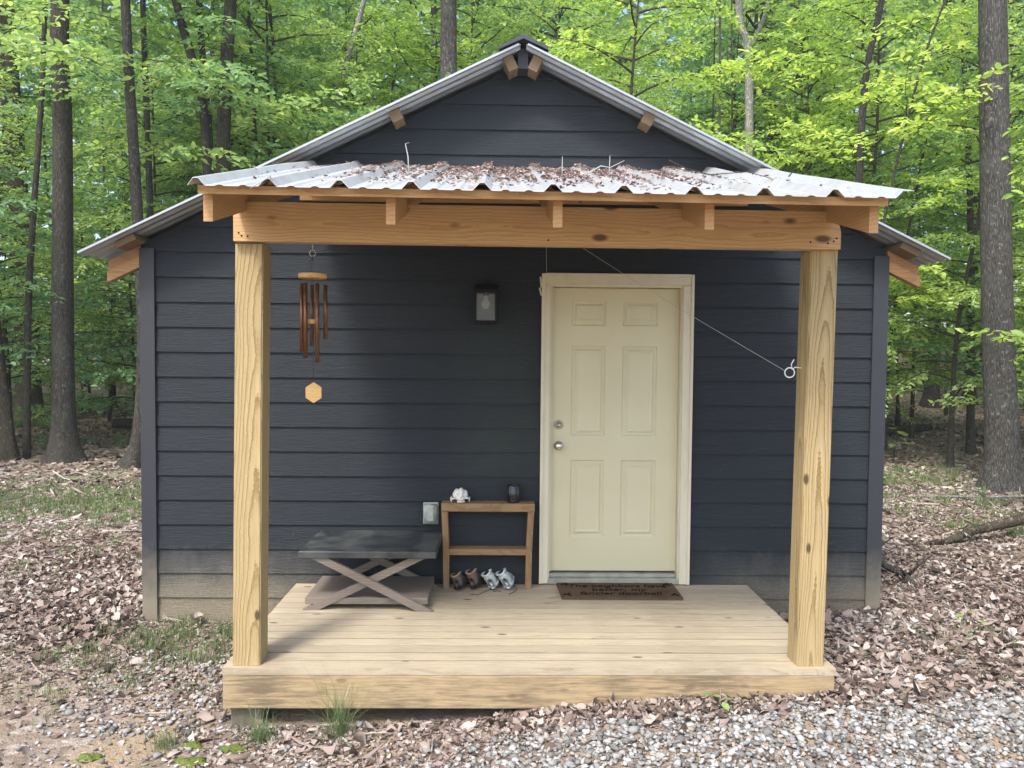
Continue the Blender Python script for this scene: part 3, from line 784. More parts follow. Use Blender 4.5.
mx = t.n('ShaderNodeMixShader', Fac=.2); t.t.links.new(tr.outputs[0], mx.inputs[1]); t.t.links.new(gs.outputs[0], mx.inputs[2]); gl.data.materials[0] = t.done(mx)
mb = MB(); mb.box((-.063, -.030, -.087), (.063, -.0285, .099)); mb.build('reflector', M['glass'], lan)
mb = MB(); mb.lathe([(0, -.035), (.016, -.03), (.028, -.015), (.031, 0), (.027, .017), (.017, .034), (.015, .06), (0, .06)], 18, .5, Matrix.Translation((0, -.07, .025))); mb.build('bulb', M['bulb'], lan)
mb = MB(); mb.lathe([(0, .0855), (.019, .0855), (.019, .0995), (0, .0995)], 14, .5, Matrix.Translation((0, -.07, 0))); mb.build('socket', M['black'], lan)

# outlet with weatherproof bubble cover
out = thing('outlet_cover', 'grey weatherproof outlet cover on the siding beside the little shelf', 'outlet cover', (-.472, -.017, .51))
mb = MB(); mb.box((-.055, -.016, -.078), (.055, 0, .078), .5, .005); mb.build('mounting_plate', M['outlet'], out)
bm = bmesh.new(); bmesh.ops.create_cube(bm, size=1)
for v in bm.verts:
    k = .86 if v.co.y < 0 else 1
    v.co = (v.co.x * .098 * k, -.0165 - (.5 - v.co.y) * .045, v.co.z * .142 * k)
bmesh.ops.bevel(bm, geom=list(bm.edges), offset=.009, segments=3, affect='EDGES')
mb = MB(); mb.frombm(bm, .5, True); lid = mb.build('lid', M['outlet'], out)
mb = MB(); mb.box((-.022, -.0665, -.045), (.022, -.0620, .045), .5, .002); mb.build('raised_panel', plain('pale_cover_panel', (.36, .385, .345), .4), lid)

# ------------------------------------------------------------------ table with crossed legs
tb = thing('coffee_table', 'weathered low table with a blackened top and crossed legs', 'table', (-.82, -.34, .0015))
TX0, TX1 = -.435, .435
mb = MB(); mb.box((TX0, -.30, .345), (TX1, .30, .388), .5, .004); mb.build('table_top', M['tabletop'], tb)
for y in (-.285, .235):
    mb = MB()
    for (xt, xb, dy) in ((TX0 + .125, TX1 - .065, 0), (TX1 - .105, TX0 + .065, .0295)):
        hw = .052
        mb.hexa([(xb - hw, y + dy, .0), (xb + hw, y + dy, .0), (xb + hw, y + dy + .028, .0), (xb - hw, y + dy + .028, .0),
                 (xt - hw, y + dy, .3445), (xt + hw, y + dy, .3445), (xt + hw, y + dy + .028, .3445), (xt - hw, y + dy + .028, .3445)], random.random())
    mb.build('crossed_legs', M['greywood'], tb)
mb = MB(); mb.box((TX0 + .03, -.25, .036), (TX1 - .055, .24, .078), .5, .003); mb.build('lower_shelf', M['greywood'], tb)
# ------------------------------------------------------------------ little shelf
sh = thing('shelf_stand', 'narrow brown wooden shelf stand with a skull on top', 'shelf', (-.066, -.075, .0015))
mb = MB(); mb.box((-.325, -.06, .542), (.328, .052, .60), .4, .004); mb.build('top_board', M['shelfwood'], sh)
mb = MB(); mb.box((-.28, -.057, .235), (.277, .05, .278), .7, .004); mb.build('middle_shelf', M['shelfwood'], sh)
for s in (-1, 1):
    mb = MB()
    pts = [(.303, .541), (.296, .40), (.290, .25), (.287, .0)]
    for (xa, za), (xb, zb) in zip(pts, pts[1:]):
        mb.hexa([(s * xb - .021, -.058, zb), (s * xb + .021, -.058, zb), (s * xb + .021, .05, zb), (s * xb - .021, .05, zb), (s * xa - .021, -.058, za), (s * xa + .021, -.058, za), (s * xa + .021, .05, za), (s * xa - .021, .05, za)], .4)
    mb.build('side_leg', M['shelfleg'], sh)

# skull on the stand
bm = bmesh.new(); bmesh.ops.create_icosphere(bm, subdivisions=4, radius=1)
for v in bm.verts:
    p = v.co.copy(); d = p.normalized()
    x, y, z = d.x * .048, d.y * .060, d.z * .040
    if d.y < 0:   # muzzle reaching forward and down
        f = (-d.y) ** 1.6; x *= 1 - .38 * f; z = z * (1 - .22 * f) - .018 * f; y -= .018 * f
    for sx in (-1, 1):
        e = Vector((sx * .62, -.62, .30)).normalized(); k = max(0, d.dot(e) - .90) / .10
        k = min(k, 1); x -= d.x * .022 * k; y -= d.y * .026 * k; z -= d.z * .018 * k
        e = Vector((sx * .14, -1.0, .02)).normalized(); k = min(1, max(0, d.dot(e) - .975) / .025); y += .018 * k
    z += .005 * math.sin(d.x * 9) * max(0, d.z)
    v.co = (x, y, z + .046)
mb = MB(); mb.frombm(bm, .5, True)
for s in (-1, 1):   # cheek arches
    mb.tube([(s * .030, -.050, .030), (s * .052, -.035, .024), (s * .060, -.005, .024), (s * .050, .025, .030)], [.007, .006, .006, .008], 7)
    mb.tube([(s * .052, .0, .026), (s * .057, -.004, .012), (s * .055, -.012, .002)], [.007, .006, .003], 6)
for k in range(6):
    x = -.02 + k * .008; mb.tube([(x, -.066 + abs(x) * .4, .014), (x, -.066 + abs(x) * .4, .001)], [.0042, .0028], 6)
sk = mb.build('skull', M['bone']); sk.location = (-.262, -.078, .602); sk.rotation_euler = (R(-4), 0, R(8)); sk.scale = (1.12, 1.0, 1.12)
tag(sk, 'small bleached animal skull lying on top of the shelf stand', 'skull')

# dark lantern jar
jr = thing('candle_jar', 'dark glass candle jar standing at the right end of the shelf', 'jar', (.113, -.075, .602))
mb = MB(); mb.lathe([(0, 0), (.043, 0), (.046, .008), (.046, .105), (.040, .113), (.041, .122), (.038, .122), (.037, .108), (.043, .10), (.043, .01), (0, .01)], 24); mb.build('glass', M['jar'], jr)
mb = MB()
for a in (200, 245, 300, 340): 
    x, y = .0475 * math.cos(R(a)), .0475 * math.sin(R(a)); mb.tube([(x, y, .012), (x, y, .108)], .0014, 5)
for z in (.014, .055, .108): mb.tube([(.0475 * math.cos(a), .0475 * math.sin(a), z) for a in np.linspace(0, 2 * math.pi, 25)], .0013, 4)
mb.build('wire_frame', plain('jar_wire', (.09, .095, .11), .35, .8), jr)

# shoes pushed under the stand, heels towards the camera
def shoe(label, loc, rot, upper, collar, sole, L=.20, H=.10, group=None):
    t_ = thing('shoe', label, 'shoe', loc, group, rot)
    ys = [0, .012, .04, .08, .12, .15, .18, .195, .2]; ws = [.012, .027, .036, .036, .037, .040, .036, .024, .006]; hs = [.070, .092, .100, .098, .074, .055, .044, .034, .022]
    def loft(z0f, hf, grow):
        mb = MB(); n = 16; V = []; Fq = []
        for y, w_, h_ in zip(ys, ws, hs):
            lo = z0f; hi = hf(h_)
            for k in range(n):
                a = 2 * math.pi * k / n; ca, sa = math.cos(a), math.sin(a)
                ex = math.copysign(abs(ca) ** .7, ca); ez = math.copysign(abs(sa) ** .7, sa)
                flare = 1 + .12 * max(0, ez) if y < .09 else 1
                V.append((ex * (w_ + grow) * flare, y * L / .2 - (.003 if grow and y < .05 else 0) + (.003 if grow and y > .15 else 0), (lo + hi) / 2 + ez * (hi - lo) / 2))
        m = len(ys)
        for i in range(m - 1):
            for k in range(n): Fq.append((i * n + k, i * n + (k + 1) % n, (i + 1) * n + (k + 1) % n, (i + 1) * n + k))
        Fq.append(tuple(range(n))); Fq.append(tuple(reversed(range((m - 1) * n, m * n))))
        mb.add([(x, y, z * H / .1) for x, y, z in V], [tuple(reversed(f)) for f in Fq], random.random(), True); return mb
    loft(.010, lambda h: h, 0).build('upper', upper, t_)
    loft(0, lambda h: .022, .004).build('sole', sole, t_)
    mb = MB(); c0 = Vector((0, .052 * L / .2, .101 * H / .1))
    mb.tube([c0 + Vector((.034 * math.cos(a), .044 * L / .2 * math.sin(a), -.012 * math.sin(a) ** 2 + .004)) for a in np.linspace(0, 2 * math.pi, 25)], .0085, 7); mb.build('collar', collar, t_)
    mb = MB(); mb.lathe([(0, 0), (1, 0), (1, .001), (0, .001)], 20, .5, Matrix.Translation(c0 + Vector((0, 0, .0005))) @ Matrix.Diagonal((.033, .043 * L / .2, 1, 1))); mb.build('dark_opening', M['dark'], t_)  # flat dark disc stands in for the shaded hollow of the shoe
    return t_
DS = 'dark shoes under the shelf stand'; SS = 'silver grey shoes under the shelf stand'
shoe('small dark shoe with a buff collar nearest the left shelf leg', (-.262, -.195, .014), (0, R(-20), R(-12)), M['claypot'], M['claylip'], M['dark'], .17, .098, DS)
shoe('dark shoe with a red patch between dark and silver shoes', (-.158, -.175, .014), (R(6), R(-16), R(-16)), M['claypot'], M['claylip'], M['dark'], .17, .112, DS)
shoe('silver grey shoe beside the dark shoes, laces trailing', (-.018, -.175, .018), (R(8), R(-30), R(-8)), M['tin'], M['tin'], M['tin'], .15, .108, SS)
shoe('silver grey shoe nearest the right shelf leg', (.088, -.175, .018), (R(8), R(-30), R(-8)), M['tin'], M['tin'], M['tin'], .15, .118, SS)
def cordobj(pts, label, rad=.0022):
    mb = MB(); mb.tube(pts, rad, 5); o = mb.build('shoelace', M['branch']); return tag(o, label, 'shoelace', 'loose laces trailing on the deck')
cordobj([(-.04, -.17, .012), (-.075, -.20, .004), (-.10, -.235, .0045), (-.12, -.27, .004), (-.135, -.30, .004)], 'dark lace trailing from the left silver shoe')
cordobj([(.09, -.16, .03), (.125, -.15, .03), (.14, -.18, .012), (.115, -.22, .004), (.09, -.26, .004), (.085, -.285, .004)], 'lace looping out of the right silver shoe')
cordobj([(-.03, -.19, .004), (-.01, -.205, .004), (.0, -.19, .0045), (.03, -.20, .004)], 'short squiggle of lace on the deck between the silver shoes')

# doormat
dm = thing('doormat', 'brown coir doormat with dark lettering in front of the door', 'doormat', (.842, -.21, .0035))
mb = MB()
P = [(-.415, .165), (-.405, -.165), (.412, -.172), (.41, .165)]
N = []
for k, (x, y) in enumerate(P): N.append((x, y))
mb.hexa([(N[1][0], N[1][1], 0), (N[2][0], N[2][1], 0), (N[3][0], N[3][1], 0), (N[0][0], N[0][1], 0), (N[1][0], N[1][1], .017), (N[2][0], N[2][1], .017), (N[3][0], N[3][1], .017), (N[0][0], N[0][1], .017)])
mb.build('pile', M['mat'], dm)
def text(name, body, size, loc, parent, mat, sx=1.0, shear=.25):
    c = bpy.data.curves.new(name, 'FONT'); c.body = body; c.size = size; c.align_x = 'CENTER'; c.align_y = 'CENTER'; c.extrude = .0006; c.shear = shear
    c.offset = .0012
    tmp = bpy.data.objects.new(name, c); COL.objects.link(tmp); bpy.context.view_layer.update()
    me = bpy.data.meshes.new_from_object(tmp.evaluated_get(bpy.context.evaluated_depsgraph_get())); me.materials.clear(); me.materials.append(mat)
    bpy.data.objects.remove(tmp)
    o = link(name, me, parent, loc); o.scale = (sx, 1, 1); return o
for k, (s, y) in enumerate((('The neighbors have', .085), ('better, my', .0), ('fancier doorbell', -.085))):
    text('lettering', s, .095, (.0, y, .0185), dm, M['matdark'], .92 if k != 1 else .95)
for x, y in ((-.36, .12), (.36, .12), (-.36, -.11), (.37, -.11)):
    mb = MB()
    for k in range(3):
        a = k * 2.1 + x * 9
        mb.tube([(x, y, .0182), (x + .022 * math.cos(a), y + .022 * math.sin(a), .0188), (x + .034 * math.cos(a + .5), y + .034 * math.sin(a + .5), .0182)], [.004, .006, .002], 5)
    mb.build('corner_flourish', M['matdark'], dm)

# hook on the right post and the thin line
hk = thing('hook_line', 'thin pale line stretched from porch rafters to a white hook on right post', 'line', (1.61, -1.40, 1.585))
mb = MB(); mb.tube([(0.005, 0, .0), (-.03, 0, .004), (-.045, 0, -.008), (-.05, 0, .02), (-.036, 0, .045)], .0032, 6)
mb.tube([(-.058 + .026 * math.cos(a), 0, -.025 + .026 * math.sin(a)) for a in np.linspace(0, 2 * math.pi, 19)], .0034, 6); mb.build('hook', M['whitehook'], hk)
mb = MB(); a = Vector((-.082, 0, -.016)); b = Vector((.30 - 1.61, -.30 + 1.40, 2.52 - 1.585))
mb.tube([a.lerp(b, k / 8) - Vector((0, 0, .015 * math.sin(math.pi * k / 8))) for k in range(9)], .0013, 5); mb.build('wire', M['palecord'], hk)
mb = MB(); mb.tube([(.327, -.03, 2.66), (.328, -.03, 2.45), (.332, -.05, 2.225)], .0015, 5)
o = mb.build('string', M['palecord']); tag(o, 'short vertical string above the top left corner of the door', 'string')

# ------------------------------------------------------------------ leaf litter and gravel on the ground
CABX0, CABX1 = XL - .03, XR + .03
def free(x, y, m=0.0):
    cabin = (x > CABX0 - m) & (x < CABX1 + m) & (y > -.03 - m) & (y < DEPTH)
    deck = (x > DKX0 - m) & (x < DKX1 + m) & (y > -DKD + .03 - m) & (y < .1)
    return ~(cabin | deck)
def edge(x):   # y of the border between leaf strip (beyond) and gravel (nearer the camera)
    return np.interp(x, [-3, -.75, 0, .6, 1.1, 3, 6], [-2.3, -1.93, -1.73, -1.66, -1.60, -1.50, -1.45]) + .05 * np.sin(x * 5) + .03 * np.sin(x * 13 + 1)
def scatter(n, x0, x1, y0, y1, seed):
    rg = np.random.default_rng(seed); return rg.uniform(x0, x1, n), rg.uniform(y0, y1, n), rg
parts = []
def litter(n, box, size, seed, up=.38, thin=None, lift=.02, curl=.35, wr=(.4, 1.0)):
    x, y, rg = scatter(n, *box, seed)
    k = free(x, y, .0)
    k &= (y > edge(x) - .08) | (rg.random(n) < .26)
    # patchiness and the bare sandy / grassy places
    p = .62 + .38 * np.sin(x * .9 + 2 * np.sin(y * .6)) * np.sin(y * .8 + 1.2 * np.sin(x * .5))
    bare = np.exp(-(((x + 2.6) / 1.1) ** 2 + ((y + 1.75) / .45) ** 2)) + .55 * np.exp(-(((x + 2.3) / 1.0) ** 2 + ((y + 1.1) / .5) ** 2)) + .8 * np.exp(-(((x + 1.9) / .35) ** 2 + ((y + 1.8) / .25) ** 2)) + .7 * np.exp(-(((x - 2.3) / .4) ** 2 + ((y + 1.42) / .14) ** 2)) 
    bare += .5 * np.exp(-(((x - .6) / 1.0) ** 2 + ((y + 1.72) / .07) ** 2))
    grass = .75 * np.exp(-(((x + 4.6) / 2.2) ** 2 + ((y - 4.3) / .9) ** 2)) + .5 * np.exp(-(((x + 1.9) / .5) ** 2 + ((y + .35) / .3) ** 2))
    k &= rg.random(n) < np.clip(p + .25, 0, 1) * (1 - np.clip(bare + grass, 0, .93))
    x, y = x[k], y[k]; m = len(x)
    z = gz(x, y) + .004 + rg.random(m) ** 2 * lift
    parts.append(dead_leaves(np.stack([x, y, z], -1), rg.uniform(*size, m), up, seed + 1, curl, wr))
litter(120000, (-4.6, 4.8, -2.35, 1.2), (.012, .048), 11, .22, curl=.6, lift=.009)
litter(42000, (-9, -2.4, .8, 6), (.025, .07), 12, .24, curl=.6, lift=.012)
litter(42000, (2.7, 10, .8, 6), (.025, .07), 13, .24, curl=.6, lift=.012)
litter(60000, (-22, 26, 5.2, 20), (.06, .14), 14)
litter(9000, (-3.9, -2.5, -.6, 1.6), (.03, .08), 15, .38, lift=.04, curl=.6)
litter(9000, (1.8, 4.4, -1.6, 1.6), (.03, .08), 16, .38, lift=.04, curl=.6)
litter(2400, (.0, 2.1, -1.74, -1.46), (.025, .06), 17, .4, lift=.03, curl=.6)
litter(2600, (-4.6, 4.8, -2.35, 1.6), (.08, .24), 18, .12, lift=.03, curl=.25, wr=(.015, .04))
litter(2600, (-9, 10, 1.5, 9), (.15, .5), 19, .1, lift=.03, curl=.25, wr=(.015, .04))
litter(60000, (-4.6, 4.8, -2.35, .6), (.006, .020), 21, .3, lift=.006, curl=.5)
litter(1800, (-3.5, 4.8, -1.9, 1.2), (.06, .10), 20, .5, lift=.03, curl=.9)
off = 0; VV, FF, RR = [], [], []
for V, Fq, rr in parts: VV.append(V); FF.append(Fq + off); RR.append(rr); off += len(V)
o = link('leaf_litter', np_mesh('leaf_litter', np.concatenate(VV), np.concatenate(FF), np.concatenate(RR), M['litter'], True))
tag(o, 'carpet of pinkish brown dead leaves over the ground', 'dead leaves', kind='stuff')

# gravel
bm = bmesh.new(); bmesh.ops.create_icosphere(bm, subdivisions=1, radius=1)
IV = np.array([v.co[:] for v in bm.verts]); IF = np.array([[v.index for v in f.verts] for f in bm.faces]); bm.free()
def gravel(n, box, size, seed, cond):
    x, y, rg = scatter(n, *box, seed); k = cond(x, y, rg); x, y = x[k], y[k]; m = len(x)
    s = rg.uniform(*size, m) * (1 + (rg.random(m) < .1) * .5)
    P = IV[None] * (1 + rg.uniform(-.42, .42, (m, 12, 1))); P = P * np.stack([rg.uniform(.7, 1.25, m), rg.uniform(.7, 1.25, m), rg.uniform(.45, .8, m)], -1)[:, None]
    a = rg.uniform(0, 6.28, m); b = rg.normal(0, .4, m); c, s_ = np.cos(b)[:, None], np.sin(b)[:, None]
    P = np.stack([P[..., 0], c * P[..., 1] - s_ * P[..., 2], s_ * P[..., 1] + c * P[..., 2]], -1)
    c, s_ = np.cos(a)[:, None], np.sin(a)[:, None]
    P = np.stack([c * P[..., 0] - s_ * P[..., 1], s_ * P[..., 0] + c * P[..., 1], P[..., 2]], -1) * s[:, None, None] * .5
    P += np.stack([x, y, gz(x, y) + s * .12 + rg.random(m) * .012], -1)[:, None]
    return P.reshape(-1, 3), (np.arange(m)[:, None, None] * 12 + IF[None]).reshape(-1, 3), np.repeat(rg.random(m), 20)
G = [gravel(17000, (-1.3, 4.2, -2.7, -1.35), (.012, .036), 41, lambda x, y, r: (y < edge(x) + .02) & (r.random(len(x)) < np.clip(.35 + .9 * (edge(x) - y) / .2, .1, 1))),
     gravel(2200, (-3.2, 2.6, -2.4, -1.2), (.012, .034), 42, lambda x, y, r: free(x, y) & (r.random(len(x)) < np.exp(-np.abs(y + 1.75) * 2.2) * np.clip(.4 + .3 * (x + 2), .12, 1))),
     gravel(900, (-2.4, -1.0, -1.55, -.6), (.012, .03), 43, lambda x, y, r: free(x, y))]
off = 0; VV, FF, RR = [], [], []
for V, Fq, rr in G: VV.append(V); FF.append(Fq + off); RR.append(rr); off += len(V)
o = link('gravel', np_mesh('gravel', np.concatenate(VV), np.concatenate(FF), np.concatenate(RR), M['stone']))
tag(o, 'strip of loose white crushed stone in front of the porch', 'gravel', kind='stuff')

# ------------------------------------------------------------------ grass
def blades(x, y, h, wid, seed, lean=.35, z=None):
    rg = np.random.default_rng(seed); n = len(x)
    if z is None: z = gz(x, y)
    az = rg.uniform(0, 6.28, n); bend = rg.uniform(.1, 1, n) * lean
    tt = np.array([0, .35, .7, 1.0]); ww = np.array([1, .85, .55, .06])
    dx, dy = np.cos(az), np.sin(az)
    out = (tt[None] ** 1.8) * (bend * h)[:, None]
    cx = x[:, None] + dx[:, None] * out; cy = y[:, None] + dy[:, None] * out
    cz = z[:, None] + h[:, None] * tt[None] * (1 - .25 * bend[:, None] * tt[None]) - .005
    fa = az + rg.uniform(1.0, 2.1, n); sx, sy = np.cos(fa), np.sin(fa)
    hw = (wid[:, None] * ww[None]) / 2
    A = np.stack([cx - sx[:, None] * hw, cy - sy[:, None] * hw, cz], -1); B = np.stack([cx + sx[:, None] * hw, cy + sy[:, None] * hw, cz], -1)
    V = np.stack([A, B], 2).reshape(-1, 3)
    q = np.array([[0, 1, 3, 2], [2, 3, 5, 4], [4, 5, 7, 6]])
    return V, (np.arange(n)[:, None, None] * 8 + q[None]).reshape(-1, 4), np.repeat(rg.random(n), 3)
GP = []
def patch(n, cx, cy, rx, ry, h, wid, seed, lean=.5):
    rg = np.random.default_rng(seed)
    nc = max(3, n // 26); px = cx + rg.normal(0, rx, nc); py = cy + rg.normal(0, ry, nc)
    i = rg.integers(0, nc, n); x = px[i] + rg.normal(0, .05, n); y = py[i] + rg.normal(0, .05, n)
    k = free(x, y, .01); x, y = x[k], y[k]
    GP.append(blades(x, y, rg.uniform(*h, len(x)), rg.uniform(*wid, len(x)), seed + 1, lean))
patch(2600, -1.95, -.30, .42, .24, (.03, .10), (.003, .006), 51)
patch(1100, -2.2, -.60, .34, .2, (.02, .09), (.003, .006), 52)
patch(500, -2.55, -.95, .3, .15, (.02, .07), (.003, .006), 53)
patch(19000, -4.9, 4.3, 1.6, 1.0, (.02, .08), (.005, .011), 54)
patch(8000, -7.6, 4.2, 1.6, 1.0, (.02, .08), (.006, .011), 55)
patch(2500, -7.0, 10.5, 2.0, .5, (.06, .18), (.008, .014), 56)
patch(1800, -11.8, 13.8, .7, .4, (.1, .25), (.008, .014), 57)
patch(3000, 6.6, 6.8, 1.3, .8, (.05, .15), (.006, .012), 58)
patch(1500, 5.3, 4.4, 1.0, .5, (.04, .12), (.006, .010), 59)
patch(1800, 6.3, 2.7, .7, .45, (.05, .14), (.006, .010), 60)
patch(900, -3.4, 1.2, .6, .5, (.03, .09), (.004, .007), 61)
patch(500, 3.2, -.9, .5, .3, (.03, .08), (.003, .006), 62)
patch(250, 2.6, -1.5, .5, .12, (.02, .05), (.003, .006), 63)
off = 0; VV, FF, RR = [], [], []
for V, Fq, rr in GP: VV.append(V); FF.append(Fq + off); RR.append(rr * .8); off += len(V)
o = link('grass', np_mesh('grass', np.concatenate(VV), np.concatenate(FF), np.concatenate(RR), M['grass']))
tag(o, 'patches of short green grass growing through the leaf litter', 'grass', kind='stuff')

def tuft(label, cx, cy, n, h, seed, lean=.9, dry=0.0, r=.035):
    rg = np.random.default_rng(seed); x = rg.normal(0, r, n); y = rg.normal(0, r * .8, n)
    hh = rg.uniform(h * .35, h, n); z0 = float(gz(cx, cy))
    V, Fq, rr = blades(x, y, hh, rg.uniform(.002, .0042, n), seed + 1, lean, np.zeros(n))
    rr = rr * .55 + dry * np.repeat((hh > h * .72), 3) * .5
    o = link('grass_tuft', np_mesh('grass_tuft', V, Fq, rr, M['grass'])); o.location = (cx, cy, z0)
    return tag(o, label, 'grass tuft', 'grass tufts in front of the porch')
tuft('tall grass tuft with dry seed stalks in front of the deck edge', -.80, -1.60, 110, .44, 71, 1.25, .8, .04)
tuft('green grass tuft below the left porch post', -1.20, -1.62, 120, .24, 73, .9, .2)
tuft('small grass tuft on the sandy soil left of the deck', -1.66, -1.66, 120, .12, 75, .9, .1, .04)

# moss cushions
def moss(label, x, y, s, seed):
    bm = bmesh.new(); bmesh.ops.create_icosphere(bm, subdivisions=4, radius=1); rg = random.Random(seed)
    ph = [rg.uniform(0, 6) for _ in range(6)]
    for v in bm.verts:
        d = v.co; k = 1 + .25 * math.sin(5 * d.x + ph[0]) * math.sin(4 * d.y + ph[1]) + .15 * math.sin(13 * d.x + ph[2]) * math.sin(11 * d.y + ph[3]) + .1 * math.sin(31 * d.x + ph[4]) * math.sin(27 * d.y + ph[5])
        v.co = (d.x * s * k, d.y * s * .6 * k, d.z * .022 * k)
    mb = MB(); mb.frombm(bm, .5, True); o = mb.build('moss_cushion', M['moss']); o.location = (x, y, float(gz(x, y)) - .002)
    return tag(o, label, 'moss', 'moss cushions left of the porch')
moss('bright moss cushion beside the grass tuft under the left post', -1.31, -1.70, .07, 1)
moss('long patch of yellow green moss at the bottom of the photo', -1.47, -1.82, .08, 2)
moss('moss cushion on the sandy soil near the far left corner', -1.98, -1.76, .06, 3)
moss('thin moss patch right of the small grass tuft', -1.52, -1.66, .05, 4)

# small broad leaved seedlings
def seedling(label, x, y, n, h, size, seed, mat='leaf', name='seedling', cat='plant'):
    t_ = thing(name, label, cat, (x, y, float(gz(x, y)))); rg = random.Random(seed)
    st = MB(); lf = MB()
    for k in range(n):
        a = k * 2.4 + rg.random(); hh = h * (.5 + .5 * rg.random()); rr = h * .45 * rg.random() + .01
        top = Vector((rr * math.cos(a), rr * math.sin(a), hh)); st.tube([(0, 0, -.01), tuple(top * .5 + Vector((0, 0, hh * .15))), tuple(top)], [.003, .002, .0015], 5)
        d = Vector((math.cos(a), math.sin(a), .1 - .5 * rg.random())).normalized(); sd = d.cross(Vector((0, 0, 1))).normalized(); upv = sd.cross(d)
        s = size * (.7 + .5 * rg.random())
        L = [top, top + d * s * .35 + sd * s * .34 + upv * s * .06, top + d * s * .75 + sd * s * .26 + upv * s * .05, top + d * s, top + d * s * .75 - sd * s * .26 + upv * s * .05, top + d * s * .35 - sd * s * .34 + upv * s * .06, top + d * s * .5]
        lf.add(L, [(0, 1, 2, 6), (6, 2, 3), (6, 3, 4), (0, 6, 4, 5)], rg.random())
    st.build('stem', M['branch'], t_); lf.build('leaves', M[mat], t_)
    return t_
seedling('tiny green leaf seedling against the right end of the deck edge', 1.15, -1.62, 4, .10, .055, 4)
seedling('low leafy plant beside the right corner of the cabin', 7.3, 8.6, 12, .62, .22, 5)
seedling('yellow green seedling on the litter at the right edge', 3.05, -.62, 5, .12, .07, 6, 'leafbright')
seedling('low green groundcover plant at the right edge above the branch', 6.2, 2.6, 22, .22, .12, 7)

# fallen wood
def limb(name, pts, rad, label, cat, mat='barkgrey', twigs=0, seed=1):
    rg = random.Random(seed); mb = MB()
    mb.tube(pts, rad, 9, lump=lambda a, i: 1 + .12 * math.sin(2 * a + i * 1.3))
    for k in range(twigs):
        i = rg.randrange(1, len(pts) - 1); p = Vector(pts[i]); d = Vector((rg.uniform(-1, 1), rg.uniform(-1, .3), rg.uniform(.1, .6))).normalized()
        mb.tube([p, p + d * .2, p + d * .35 + Vector((0, .05, -.05))], [.015, .009, .004], 5)
    o = mb.build(name, M[mat]); return tag(o, label, cat)
def gp(x, y, dz): return (x, y, float(gz(x, y)) + dz)
limb('fallen_branch', [gp(4.25, 2.0, .012), gp(4.45, 2.05, .03), gp(4.6, 2.1, .06), gp(4.85, 2.25, .11), gp(5.3, 2.4, .16), gp(6.0, 2.5, .28), gp(6.8, 2.7, .42)], [.012, .026, .035, .05, .055, .06, .062], 'grey fallen branch arching in from the right edge over dead leaves', 'branch', 'barkbrown', 3, 2)
limb('fallen_log', [gp(7.4, 11.6, .1), gp(8.4, 12.1, .12), gp(9.6, 12.8, .14), gp(10.6, 13.3, .16)], [.12, .13, .12, .09], 'dark fallen log lying across the woods right of the cabin', 'log', 'barkdark', 4, 3)
limb('fallen_stick', [gp(5.7, 4.9, .03), gp(6.6, 4.8, .05), gp(7.6, 4.95, .04), gp(8.6, 5.0, .06)], [.012, .018, .02, .02], 'thin pale stick lying in front of the big right trunk', 'stick', 'barkpale', 2, 4)
limb('fallen_branch', [gp(3.3, 1.55, .02), gp(3.38, 1.35, .1), gp(3.36, 1.15, .08), gp(3.45, .9, .04), gp(3.42, .7, .03)], [.012, .018, .03, .03, .02], 'short mossy branch lying in leaves near the right wall', 'branch', 'barkgrey', 3, 5)
limb('fallen_log', [gp(-6.6, 13.2, .12), gp(-7.6, 13.4, .14), gp(-9.2, 13.1, .12)], [.10, .12, .11], 'dark log far back between the left trunks', 'log', 'barkdark', 3, 6)

# ------------------------------------------------------------------ trees
def leaf_quads(base, dirv, nrm, size, wid=.52):
    """two folded quads per leaf"""
    n = len(base)
    side = np.cross(dirv, nrm); side /= np.linalg.norm(side, axis=1)[:, None] + 1e-9
    s = size[:, None]
    tip = base + dirv * s; up = nrm * s * .08
    l1 = base + dirv * s * .30 + side * s * wid * .46 + up; l2 = base + dirv * s * .68 + side * s * wid * .40 + up
    r1 = base + dirv * s * .30 - side * s * wid * .46 + up; r2 = base + dirv * s * .68 - side * s * wid * .40 + up
    V = np.stack([base, tip, l1, l2, r1, r2], 1).reshape(-1, 3)
    q = np.array([[0, 2, 3, 1], [0, 1, 5, 4]])
    return V, (np.arange(n)[:, None, None] * 6 + q[None]).reshape(-1, 4)

def smooth_path(pts, n):
    pts = np.array(pts, float); k = len(pts)
    t = np.linspace(0, k - 1, n); out = []
    for a in t:
        i = min(int(a), k - 2); f = a - i
        p0 = pts[max(i - 1, 0)]; p1 = pts[i]; p2 = pts[i + 1]; p3 = pts[min(i + 2, k - 1)]
        out.append(.5 * ((2 * p1) + (-p0 + p2) * f + (2 * p0 - 5 * p1 + 4 * p2 - p3) * f * f + (-p0 + 3 * p1 - 3 * p2 + p3) * f ** 3))
    return np.array(out)

